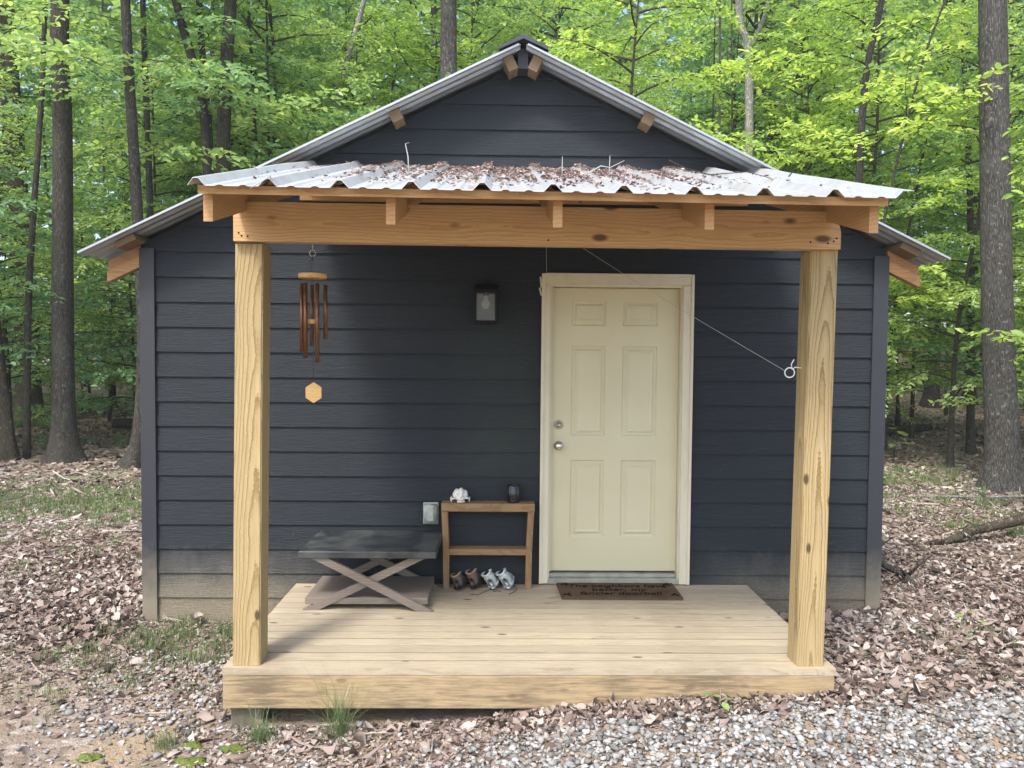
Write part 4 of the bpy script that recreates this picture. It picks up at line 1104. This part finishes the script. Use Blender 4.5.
def spray_tree(seed, H, Rr, first, nb, leaf, step, trunk_r, path=None, top=1.0, droop=.25, bark='branch'):
    """trunk with branches, and flat layered sprays of leaves; returns (trunk mesh, crown mesh)"""
    rg = np.random.default_rng(seed); tb = MB()
    if path is None:
        kx, ky = rg.normal(0, .035 * H, 2); path = [(0, 0, -.15), (kx * .3, ky * .2, H * .33), (kx * .5, ky, H * .66), (kx, ky * .8, H)]
    tp = smooth_path(path, 22); hh = tp[:, 2] - tp[0, 2]; hh /= hh[-1]
    rad = trunk_r * (1 - .8 * hh) * (1 + .9 * np.exp(-hh * H / .25))
    ph = rg.uniform(0, 6, 3)
    tb.tube([tuple(p) for p in tp], list(rad), 10, lump=lambda a, i: 1 + .08 * math.sin(3 * a + ph[0] + i * .2) * (1 + 2 * math.exp(-i / 1.2)))
    B, D, N, S = [], [], [], []
    for b in range(nb):
        f = first + (top - first) * ((b + rg.random()) / nb); i = np.interp(f, hh, np.arange(len(hh))); i0 = int(min(i, len(hh) - 2))
        st = tp[i0] + (tp[i0 + 1] - tp[i0]) * (i - i0)
        az = b * 2.399 + rg.uniform(-.5, .5); L = Rr * (.45 + .75 * rg.random()) * (1.0 - .55 * max(0, (f - .55)) / .45)
        el = rg.uniform(.15, .6) + .5 * max(0, f - .7)
        pts = [st]; d = np.array([math.cos(az) * math.cos(el), math.sin(az) * math.cos(el), math.sin(el)]); m = 6
        for k in range(m):
            d = d + np.array([rg.normal(0, .12), rg.normal(0, .12), -droop * .35 + rg.normal(0, .05)]); d /= np.linalg.norm(d)
            pts.append(pts[-1] + d * L / m)
        pts = np.array(pts); r0 = min(trunk_r * .35, .006 + .012 * L)
        tb.tube([tuple(p) for p in pts], list(np.linspace(r0, .003, m + 1)), 5, cap=False)
        nbr = max(4, int(L / .17))
        for q in range(nbr + 1):
            tq = .22 + .78 * q / nbr; k = min(tq * m, m - .001); k0 = int(k); o = pts[k0] + (pts[k0 + 1] - pts[k0]) * (k - k0); bd = pts[k0 + 1] - pts[k0]; bd /= np.linalg.norm(bd)
            sd = np.cross(bd, [0, 0, 1.]); sd /= np.linalg.norm(sd) + 1e-9
            for sg in (((-1) ** q),) if q < nbr else (0,):
                dv = bd * .7 + sd * sg * .8 + np.array([0, 0, rg.normal(-.05, .14)]); dv /= np.linalg.norm(dv)
                bl = L * (.42 - .22 * tq) * rg.uniform(.7, 1.3) + .12
                nl = max(3, int(bl / step))
                tt = (np.arange(nl) + .6) / nl
                pp = o + dv * (tt * bl)[:, None]; pp[:, 2] -= (tt ** 2) * bl * droop * .7
                tb.tube([tuple(o), tuple(pp[len(pp) // 2]), tuple(pp[-1])], [.004, .003, .0015], 3, cap=False)
                sd2 = np.cross(dv, [0, 0, 1.]); sd2 /= np.linalg.norm(sd2) + 1e-9
                for sgn in (-1, 1):
                    B.append(pp + rg.normal(0, .012, pp.shape)); dd = dv * .62 + sd2 * sgn * .78 + np.stack([rg.normal(0, .18, nl), rg.normal(0, .18, nl), rg.normal(-.2, .36, nl)], -1)
                    D.append(dd); N.append(np.stack([rg.normal(0, .5, nl), rg.normal(0, .5, nl), np.ones(nl)], -1)); S.append(leaf * rg.uniform(.5, 1.3, nl))
    B = np.concatenate(B); D = np.concatenate(D); N = np.concatenate(N); S = np.concatenate(S)
    D /= np.linalg.norm(D, axis=1)[:, None]; N -= D * (N * D).sum(1)[:, None]; N /= np.linalg.norm(N, axis=1)[:, None]
    V, Fq = leaf_quads(B, D, N, S)
    return tb, V, Fq, np.repeat(rg.random(len(B)), 2)

def make_spray(name, seed, *a, mat='leaf', bark='branch', **k):
    tb, V, Fq, rr = spray_tree(seed, *a, **k)
    tm = tb.mesh(name + '_trunk'); tm.materials.append(M[bark])
    cm = np_mesh(name + '_crown', V, Fq, rr, M[mat])
    return tm, cm
#                                    seed H   R   first nb leaf step trunk_r
UT = [make_spray('understory', 101, 7.5, 2.3, .16, 48, .088, .044, .055),
      make_spray('understory', 102, 9.0, 2.6, .14, 56, .092, .046, .065),
      make_spray('understory', 103, 5.5, 1.9, .12, 38, .085, .043, .040),
      make_spray('understory', 104, 10.5, 2.9, .22, 58, .098, .050, .075)]
UB = [make_spray('bright_understory', 111, 8.5, 2.7, .16, 56, .094, .046, .060, mat='leafbright'),
      make_spray('bright_understory', 112, 7.0, 2.3, .14, 46, .092, .046, .050, mat='leafbright')]
UC = [make_spray('cool_understory', 121, 6.5, 2.4, .10, 48, .088, .045, .050, mat='leafcool'),
      make_spray('cool_understory', 122, 4.5, 1.9, .08, 36, .082, .042, .035, mat='leafcool')]
FT = [make_spray('far_tree', 131, 13, 3.2, .24, 46, .135, .075, .10, droop=.2),
      make_spray('far_tree', 132, 16, 3.6, .28, 50, .15, .085, .13, droop=.2, mat='leafcool')]

def plant(pair, x, y, rz, s, label, cat='tree', group=None, name='understory_tree'):
    t_ = thing(name, label, cat, (x, y, float(gz(x, y))), group, (0, 0, rz)); t_.scale = (s, s, s * random.uniform(.92, 1.1))
    link('trunk', pair[0], t_); link('crown', pair[1], t_); return t_

# distinguishable trunks -------------------------------------------------
def big_tree(name, label, path, r0, bark, seed, crown='leaf', flare=1.0, limbs=(), H=None, nb=12, leafs=.17, first=.5, R_=3.0, sides=16):
    base = Vector(path[0]); zb = float(gz(base.x, base.y)); base.z = zb
    t_ = thing(name, label, 'tree', tuple(base))
    rg = random.Random(seed)
    P = [(p[0] - base.x, p[1] - base.y, p[2] - zb) for p in path]; P[0] = (P[0][0], P[0][1], -.12)
    pth = smooth_path(P, 44); hh = pth[:, 2]; top = hh[-1]
    rad = [r0 * (1 - .45 * h / top) * (1 + flare * .85 * math.exp(-max(h, 0) / .28)) for h in hh]
    ph = [rg.uniform(0, 6) for _ in range(4)]
    mb = MB(); mb.tube([tuple(p) for p in pth], rad, sides, lump=lambda a, i: 1 + .05 * math.sin(3 * a + ph[0] + i * .15) + (.16 * flare * math.sin(4 * a + ph[1]) * math.exp(-max(hh[i], 0) / .35)))
    for lp in limbs:
        q = smooth_path([(p[0] - base.x, p[1] - base.y, p[2] - zb) for p in lp[0]], 12); mb.tube([tuple(p) for p in q], list(np.linspace(lp[1], lp[1] * .25, 12)), 8)
    mb.build('trunk', M[bark], t_)
    if nb:
        tb, V, Fq, rr = spray_tree(seed, top, R_, first, nb, leafs, leafs * .62, .02, path=P)
        link('crown', np_mesh('crown', V, Fq, rr, M[crown]), t_)
        br = MB(); keep = 22 * 10
        br.v, br.f, br.r, br.sm, br.c = tb.v, tb.f, tb.r, tb.sm, tb.c
        br.build('branches', M['branch'], t_)
    return t_
big_tree('oak_tree', 'big grey barked oak trunk standing right of the cabin', [(7.45, 5.74, -.33), (7.43, 5.74, .5), (7.29, 5.74, 2.5), (7.07, 5.74, 6.8), (6.9, 5.8, 11), (6.9, 5.8, 15)], .225, 'barkgrey', 201, 'leaf', .65, first=.62)
big_tree('oak_tree', 'dark straight trunk left of the cabin with a flared base', [(-7.52, 8.03, -.3), (-7.52, 8.03, 1), (-7.52, 8.03, 2.5), (-7.49, 8.03, 5.4), (-7.5, 8.03, 7.6), (-7.3, 8.2, 14)], .185, 'barkdark', 202, 'leaf', 1.0, first=.6)
big_tree('oak_tree', 'thick leaning brown trunk behind the dark straight trunk on the left', [(-12.11, 14.7, -.3), (-12.15, 14.7, 1), (-12.17, 14.7, 2.15), (-12.29, 14.7, 4.7), (-12.57, 14.7, 10.5), (-12.7, 14.7, 16)], .30, 'barkbrown', 203, 'leaf', .8, first=.55)
big_tree('sapling_tree', 'thin leaning trunk at the left edge of the photo', [(-8.57, 8.2, -.4), (-8.62, 8.2, .4), (-8.69, 8.2, 1.1), (-8.92, 8.2, 3.4), (-9.3, 8.2, 6.5)], .10, 'barkbrown', 204, 'leafcool', .9, nb=26, first=.3, leafs=.12, R_=2.0)
big_tree('maple_tree', 'slim dark trunk with a mossy flared foot beside the left corner board', [(-6.02, 7.4, -.3), (-5.93, 7.4, .3), (-5.86, 7.4, 2.0), (-5.96, 7.4, 4.4), (-6.1, 7.4, 7.3), (-6.2, 7.4, 11)], .105, 'barkdark', 205, 'leaf', 2.0, first=.45, leafs=.14)
big_tree('maple_tree', 'slender dark trunk just right of the slim mossy footed one', [(-6.60, 9.5, -.3), (-6.67, 9.5, 4.4), (-6.72, 9.5, 6.4), (-6.76, 9.5, 8.1), (-6.8, 9.5, 11)], .075, 'barkdark', 206, 'leaf', .6, first=.45, leafs=.14)
big_tree('maple_tree', 'dark trunk leaning left behind the left roof slope', [(-5.2, 9, -.3), (-5.3, 9, 3), (-5.38, 9, 5.07), (-5.51, 9, 6.43), (-5.94, 9, 8.04), (-6.4, 9, 10.5)], .11, 'barkdark', 207, 'leafcool', .6, first=.45, leafs=.14)
big_tree('maple_tree', 'tall dark trunk rightmost of the cluster behind the left roof slope', [(-5.2, 9, -.3), (-5.15, 9, 3), (-5.1, 9, 5.35), (-5.02, 9, 6.98), (-4.94, 9, 8.06), (-4.8, 9, 11)], .16, 'barkdark', 208, 'leafcool', .6, first=.5, leafs=.14)
big_tree('maple_tree', 'middle stem of the dark cluster behind the left roof slope', [(-5.5, 9.6, -.3), (-5.56, 9.6, 5.3), (-5.65, 9.6, 6.8), (-5.75, 9.6, 8.3), (-5.8, 9.6, 11)], .085, 'barkdark', 209, 'leaf', .5, first=.5, leafs=.14)
big_tree('beech_tree', 'slim pale leaning trunk left of the roof peak', [(-3.9, 12, -.3), (-3.75, 12, 5), (-3.68, 12, 6.6), (-3.5, 12, 7.75), (-2.99, 12, 9.65), (-2.6, 12, 12)], .085, 'barkpale', 210, 'leaf', .5, first=.55, leafs=.15)
big_tree('oak_tree', 'thick straight grey trunk rising behind the roof left of the peak', [(-1.0, 10, -.3), (-1.02, 10, 3), (-1.02, 10, 7.2), (-1.03, 10, 8.6), (-1.0, 10, 14)], .215, 'barkgrey', 211, 'leaf', .6, first=.68)
big_tree('beech_tree', 'crooked pale trunk with a fork behind the right roof slope', [(5.6, 12, -.3), (5.6, 12, 4), (5.58, 12, 6.5), (5.52, 12, 8.48), (5.36, 12, 8.95), (5.3, 12, 9.57), (5.2, 12, 13)], .125, 'barkpale', 212, 'leaf', .5, first=.68, limbs=(([(5.53, 12, 8.5), (5.75, 12, 8.9), (5.95, 12, 9.6), (6.0, 12, 11)], .07),))
big_tree('oak_tree', 'wide blurred grey trunk behind the crooked pale trunk', [(9.0, 17, -.2), (8.6, 17, 4), (8.26, 17, 6.2), (7.77, 17, 8.7), (7.62, 17, 10.2), (7.5, 17, 15)], .24, 'barkgrey', 213, 'leafbright', .5, first=.6)
big_tree('maple_tree', 'thin dark trunk bending right above the porch roof corner', [(6.65, 9, -.3), (6.7, 9, 3), (6.71, 9, 4.95), (6.79, 9, 6.87), (7.05, 9, 8.26), (7.3, 9, 10.5)], .085, 'barkdark', 214, 'leafbright', .5, first=.5, leafs=.14)
big_tree('oak_tree', 'pale grey trunk partly hidden behind the thin bending trunk', [(10.3, 16, -.2), (10.38, 16, 6), (10.39, 16, 7.9), (10.42, 16, 10.6), (10.4, 16, 15)], .21, 'barkgrey', 215, 'leaf', .5, first=.65)
big_tree('sapling_tree', 'thin dark sapling leaning right between the porch roof and the big oak', [(5.6, 7, -.3), (6.0, 7, 2.6), (6.32, 7, 4.42), (6.75, 7, 6.32), (7.1, 7, 7.36)], .032, 'barkdark', 216, 'leafbright', .5, nb=20, first=.35, leafs=.12, R_=1.9, sides=8)
big_tree('maple_tree', 'straight thin dark trunk just left of the big grey oak', [(9.48, 9.8, -.2), (9.40, 9.8, 2), (9.36, 9.8, 3.78), (9.18, 9.8, 6.7), (9.1, 9.8, 7.5), (9, 9.8, 10)], .075, 'barkdark', 217, 'leaf', .5, first=.4, leafs=.14)
big_tree('oak_tree', 'distant dark trunk with a flared base deep in the right woods', [(13.86, 19, -.1), (13.86, 19, 1.5), (13.87, 19, 3.5), (13.9, 19, 8), (14, 19, 14)], .21, 'barkdark', 218, 'leafcool', .8, first=.4)
big_tree('sapling_tree', 'thin sapling leaning right close to the right corner of the cabin', [(7.82, 10, -.2), (7.89, 10, 2.0), (8.14, 10, 3.8), (8.5, 10, 6)], .045, 'barkdark', 219, 'leafcool', .5, nb=22, first=.3, leafs=.12, R_=1.8, sides=8)
big_tree('sapling_tree', 'straight sapling between the cabin corner and the far dark trunk', [(9.45, 12, -.15), (9.47, 12, 2), (9.49, 12, 4.1), (9.5, 12, 7)], .045, 'barkbrown', 220, 'leafcool', .5, nb=22, first=.35, leafs=.13, R_=1.8, sides=8)
# the tree whose yellow-green sprays reach in at the right edge
tm, cm = make_spray('edge_tree', 231, 6.5, 1.75, .12, 40, .115, .062, .05, mat='leafbright')
plant((tm, cm), 7.75, 2.2, .8, 1.0, 'bright leafy tree whose sprays reach in at the right edge of the photo', name='beech_tree')

def sown(spots, pairs, label, group, s0=.85, s1=1.2):
    for k, (x, y) in enumerate(spots):
        plant(pairs[k % len(pairs)], x, y, random.uniform(0, 6.28), random.uniform(s0, s1), label, group=group)
# left woods
sown([(-9.8, 10.2), (-10.8, 6.9), (-8.2, 12.2), (-6.2, 13.0), (-13.0, 10.2), (-9.6, 15.5), (-5.2, 11.6), (-12.5, 18), (-7.5, 17), (-15.5, 13.5), (-4.2, 15)], UT + UC[:1],
     'layered green understory tree in the woods left of the cabin', 'understory trees left of the cabin')
sown([(-7.4, 11.0), (-10.2, 12.9), (-13.6, 15.8), (-5.6, 15.6), (-11.2, 9.0), (-8.6, 19.5), (-6.3, 20), (-15, 20), (-17.5, 17), (-11, 21)], UC + UB[1:],
     'low leafy sapling on the forest floor left of the cabin', 'saplings left of the cabin', .8, 1.15)
# behind the roof
sown([(-2.7, 12.9), (-1.7, 13.2), (1.3, 11.6), (2.3, 9.5), (2.9, 11.2), (-.2, 13.5), (-2.6, 14.2), (1.6, 13.8), (4.2, 15.2), (3.2, 16), (.2, 17), (-3.2, 17.5), (6.9, 17.5)], [UT[1], UB[0], UT[3], UB[1], UT[0]],
     'leafy understory tree showing above the roof of the cabin', 'understory trees behind the roof', .95, 1.3)
# right woods
sown([(6.9, 12.6), (8.0, 8.0), (8.4, 13.2), (6.9, 14.6), (10.6, 11.0), (7.6, 10.8), (10.6, 14.8), (12.6, 12.0), (9.7, 7.0)], [UB[0], UT[0], UB[1], UT[1], UT[3]],
     'sunlit yellow green beech tree in the woods right of the cabin', 'understory trees right of the cabin', .85, 1.15)
sown([(12.6, 8.0), (16.6, 14.4), (15.2, 10.5), (18.8, 18.0), (12.2, 26.5), (18.5, 24), (19.5, 15)], UC + [UT[2]],
     'shaded sapling among trunks right of the cabin', 'saplings right of the cabin', .85, 1.2)
# farther layers
spots = []
rg = random.Random(9)
for ring, (dd, n, amp) in enumerate(((24, 11, 2.0), (31, 13, 2.4), (38, 14, 3))):
    for k in range(n):
        a = R(-52 + 104 * (k + .5 * rg.random()) / n); d = dd + rg.uniform(-amp, amp); spots.append((d * math.sin(a), -5.5 + d * math.cos(a)))
for k, (x, y) in enumerate(spots):
    if y < 6: continue
    plant(FT[k % 2], x, y, rg.uniform(0, 6.28), rg.uniform(.85, 1.25), 'tall leafy tree far back in the forest behind the cabin', group='far forest trees', name='forest_tree')
# thin bare stems in the dim forest
stem = []
for k in range(3):
    mb = MB(); kx = random.uniform(-.5, .5)
    mb.tube([tuple(p) for p in smooth_path([(0, 0, -.1), (kx * .3, .1, 3), (kx * .4, -.1, 7), (kx, 0, 12)], 12)], list(np.linspace(.075, .03, 12)), 7); me = mb.mesh('stem'); me.materials.append(M[('barkdark', 'barkbrown', 'barkgrey')[k]]); stem.append(me)
for k in range(46):
    a = R(rg.choice((-1, 1)) * rg.uniform(14, 44)); d = rg.uniform(16, 36); x, y = d * math.sin(a), -5.5 + d * math.cos(a)
    o = link('bare_sapling', stem[k % 3], None, (x, y, float(gz(x, y)))); o.rotation_euler = (rg.uniform(-.03, .03), rg.uniform(-.03, .03), rg.uniform(0, 6)); s = rg.uniform(.35, 1.05); o.scale = (s, s, 1)
    tag(o, 'thin bare sapling stem in the dim forest beyond the clearing', 'sapling', 'bare sapling stems')

# the far wood that reads as one mass
rg2 = np.random.default_rng(77); n = 90000
a = np.radians(rg2.uniform(-64, 64, n)); d = rg2.uniform(41, 60, n)
ncl = 1600; ca = np.radians(rg2.uniform(-64, 64, ncl)); cd = rg2.uniform(41, 58, ncl); ch = rg2.uniform(0, 1, ncl) ** .8 * 30
i = rg2.integers(0, ncl, n)
B = np.stack([cd[i] * np.sin(ca[i]), -5.5 + cd[i] * np.cos(ca[i]), ch[i]], -1) + rg2.normal(0, 1, (n, 3)) * np.array([1.6, 1.6, .8])
B[:, 2] = np.maximum(B[:, 2] + gz(B[:, 0], B[:, 1]), gz(B[:, 0], B[:, 1]) + .1)
D = rg2.normal(0, 1, (n, 3)); D[:, 2] *= .4; D /= np.linalg.norm(D, axis=1)[:, None]
N = rg2.normal(0, .5, (n, 3)) + np.array([0, 0, 1.]); N -= D * (N * D).sum(1)[:, None]; N /= np.linalg.norm(N, axis=1)[:, None]
V, Fq = leaf_quads(B, D, N, rg2.uniform(.45, .85, n), .7)
o = link('far_woods', np_mesh('far_woods', V, Fq, np.repeat(.6 * rg2.random(n) + .4 * rg2.random(ncl)[i], 2), M['leaf']))
tag(o, 'dense green mass of the far woods beyond the trees', 'woods', kind='stuff')

# thin haze volume, added to lighten the deep forest
mb = MB(); mb.box((-75, -20, -2.5), (75, 75, 45)); t = NT('haze'); pv = t.n('ShaderNodeVolumePrincipled')
pv.inputs['Color'].default_value = (.86, .92, .90, 1); pv.inputs['Density'].default_value = .0011
t.t.links.new(pv.outputs[0], t.out.inputs['Volume']); o = mb.build('haze', t.m); tag(o, 'faint haze added to lighten the far trees', 'haze', kind='stuff')

# ------------------------------------------------------------------ camera, light
cam_d = bpy.data.cameras.new('Camera'); cam = bpy.data.objects.new('Camera', cam_d); COL.objects.link(cam)
yaw, pit, rol = .01764, -.03902, .00875
f = Vector((math.sin(yaw) * math.cos(pit), math.cos(yaw) * math.cos(pit), math.sin(pit))); r_ = Vector((math.cos(yaw), -math.sin(yaw), 0)); u = r_.cross(f)
r2 = math.cos(rol) * r_ + math.sin(rol) * u; u2 = -math.sin(rol) * r_ + math.cos(rol) * u
m = Matrix((r2, u2, -f)).transposed().to_4x4(); m.translation = (0, -5.502, 1.6477); cam.matrix_world = m
cam_d.sensor_width = 36; cam_d.lens = 36 * 774.565 / 1024; cam_d.clip_end = 400; cam_d.clip_start = .05
sc.camera = cam

EL, AZ = 55.0, 208.0      # sun elevation; compass azimuth it comes from, 0 = +Y, clockwise
w = bpy.data.worlds.new('World'); sc.world = w; w.use_nodes = True
nt = w.node_tree; nt.nodes.clear()
sky = nt.nodes.new('ShaderNodeTexSky'); sky.sky_type = 'NISHITA'; sky.sun_disc = False; sky.sun_elevation = R(EL); sky.sun_rotation = R(AZ)
sky.air_density = 1.0; sky.dust_density = 3.0; sky.ozone_density = .6
bg = nt.nodes.new('ShaderNodeBackground'); bg.inputs['Strength'].default_value = .15; ow = nt.nodes.new('ShaderNodeOutputWorld')
nt.links.new(sky.outputs[0], bg.inputs[0]); nt.links.new(bg.outputs[0], ow.inputs[0])
sd = bpy.data.lights.new('sun', 'SUN'); sd.energy = 1.5; sd.angle = R(11); sd.color = (1, .975, .93)
so = bpy.data.objects.new('sun', sd); COL.objects.link(so)
dirv = -Vector((math.sin(R(AZ)) * math.cos(R(EL)), math.cos(R(AZ)) * math.cos(R(EL)), math.sin(R(EL))))
so.rotation_euler = dirv.to_track_quat('-Z', 'Y').to_euler()
vs = sc.view_settings; vs.view_transform = 'Standard'; vs.look = 'None'; vs.gamma = 1; vs.use_curve_mapping = False; vs.exposure = 1.42
sc.cycles.max_bounces = 10; sc.cycles.diffuse_bounces = 6; sc.cycles.transmission_bounces = 6; sc.cycles.transparent_max_bounces = 8
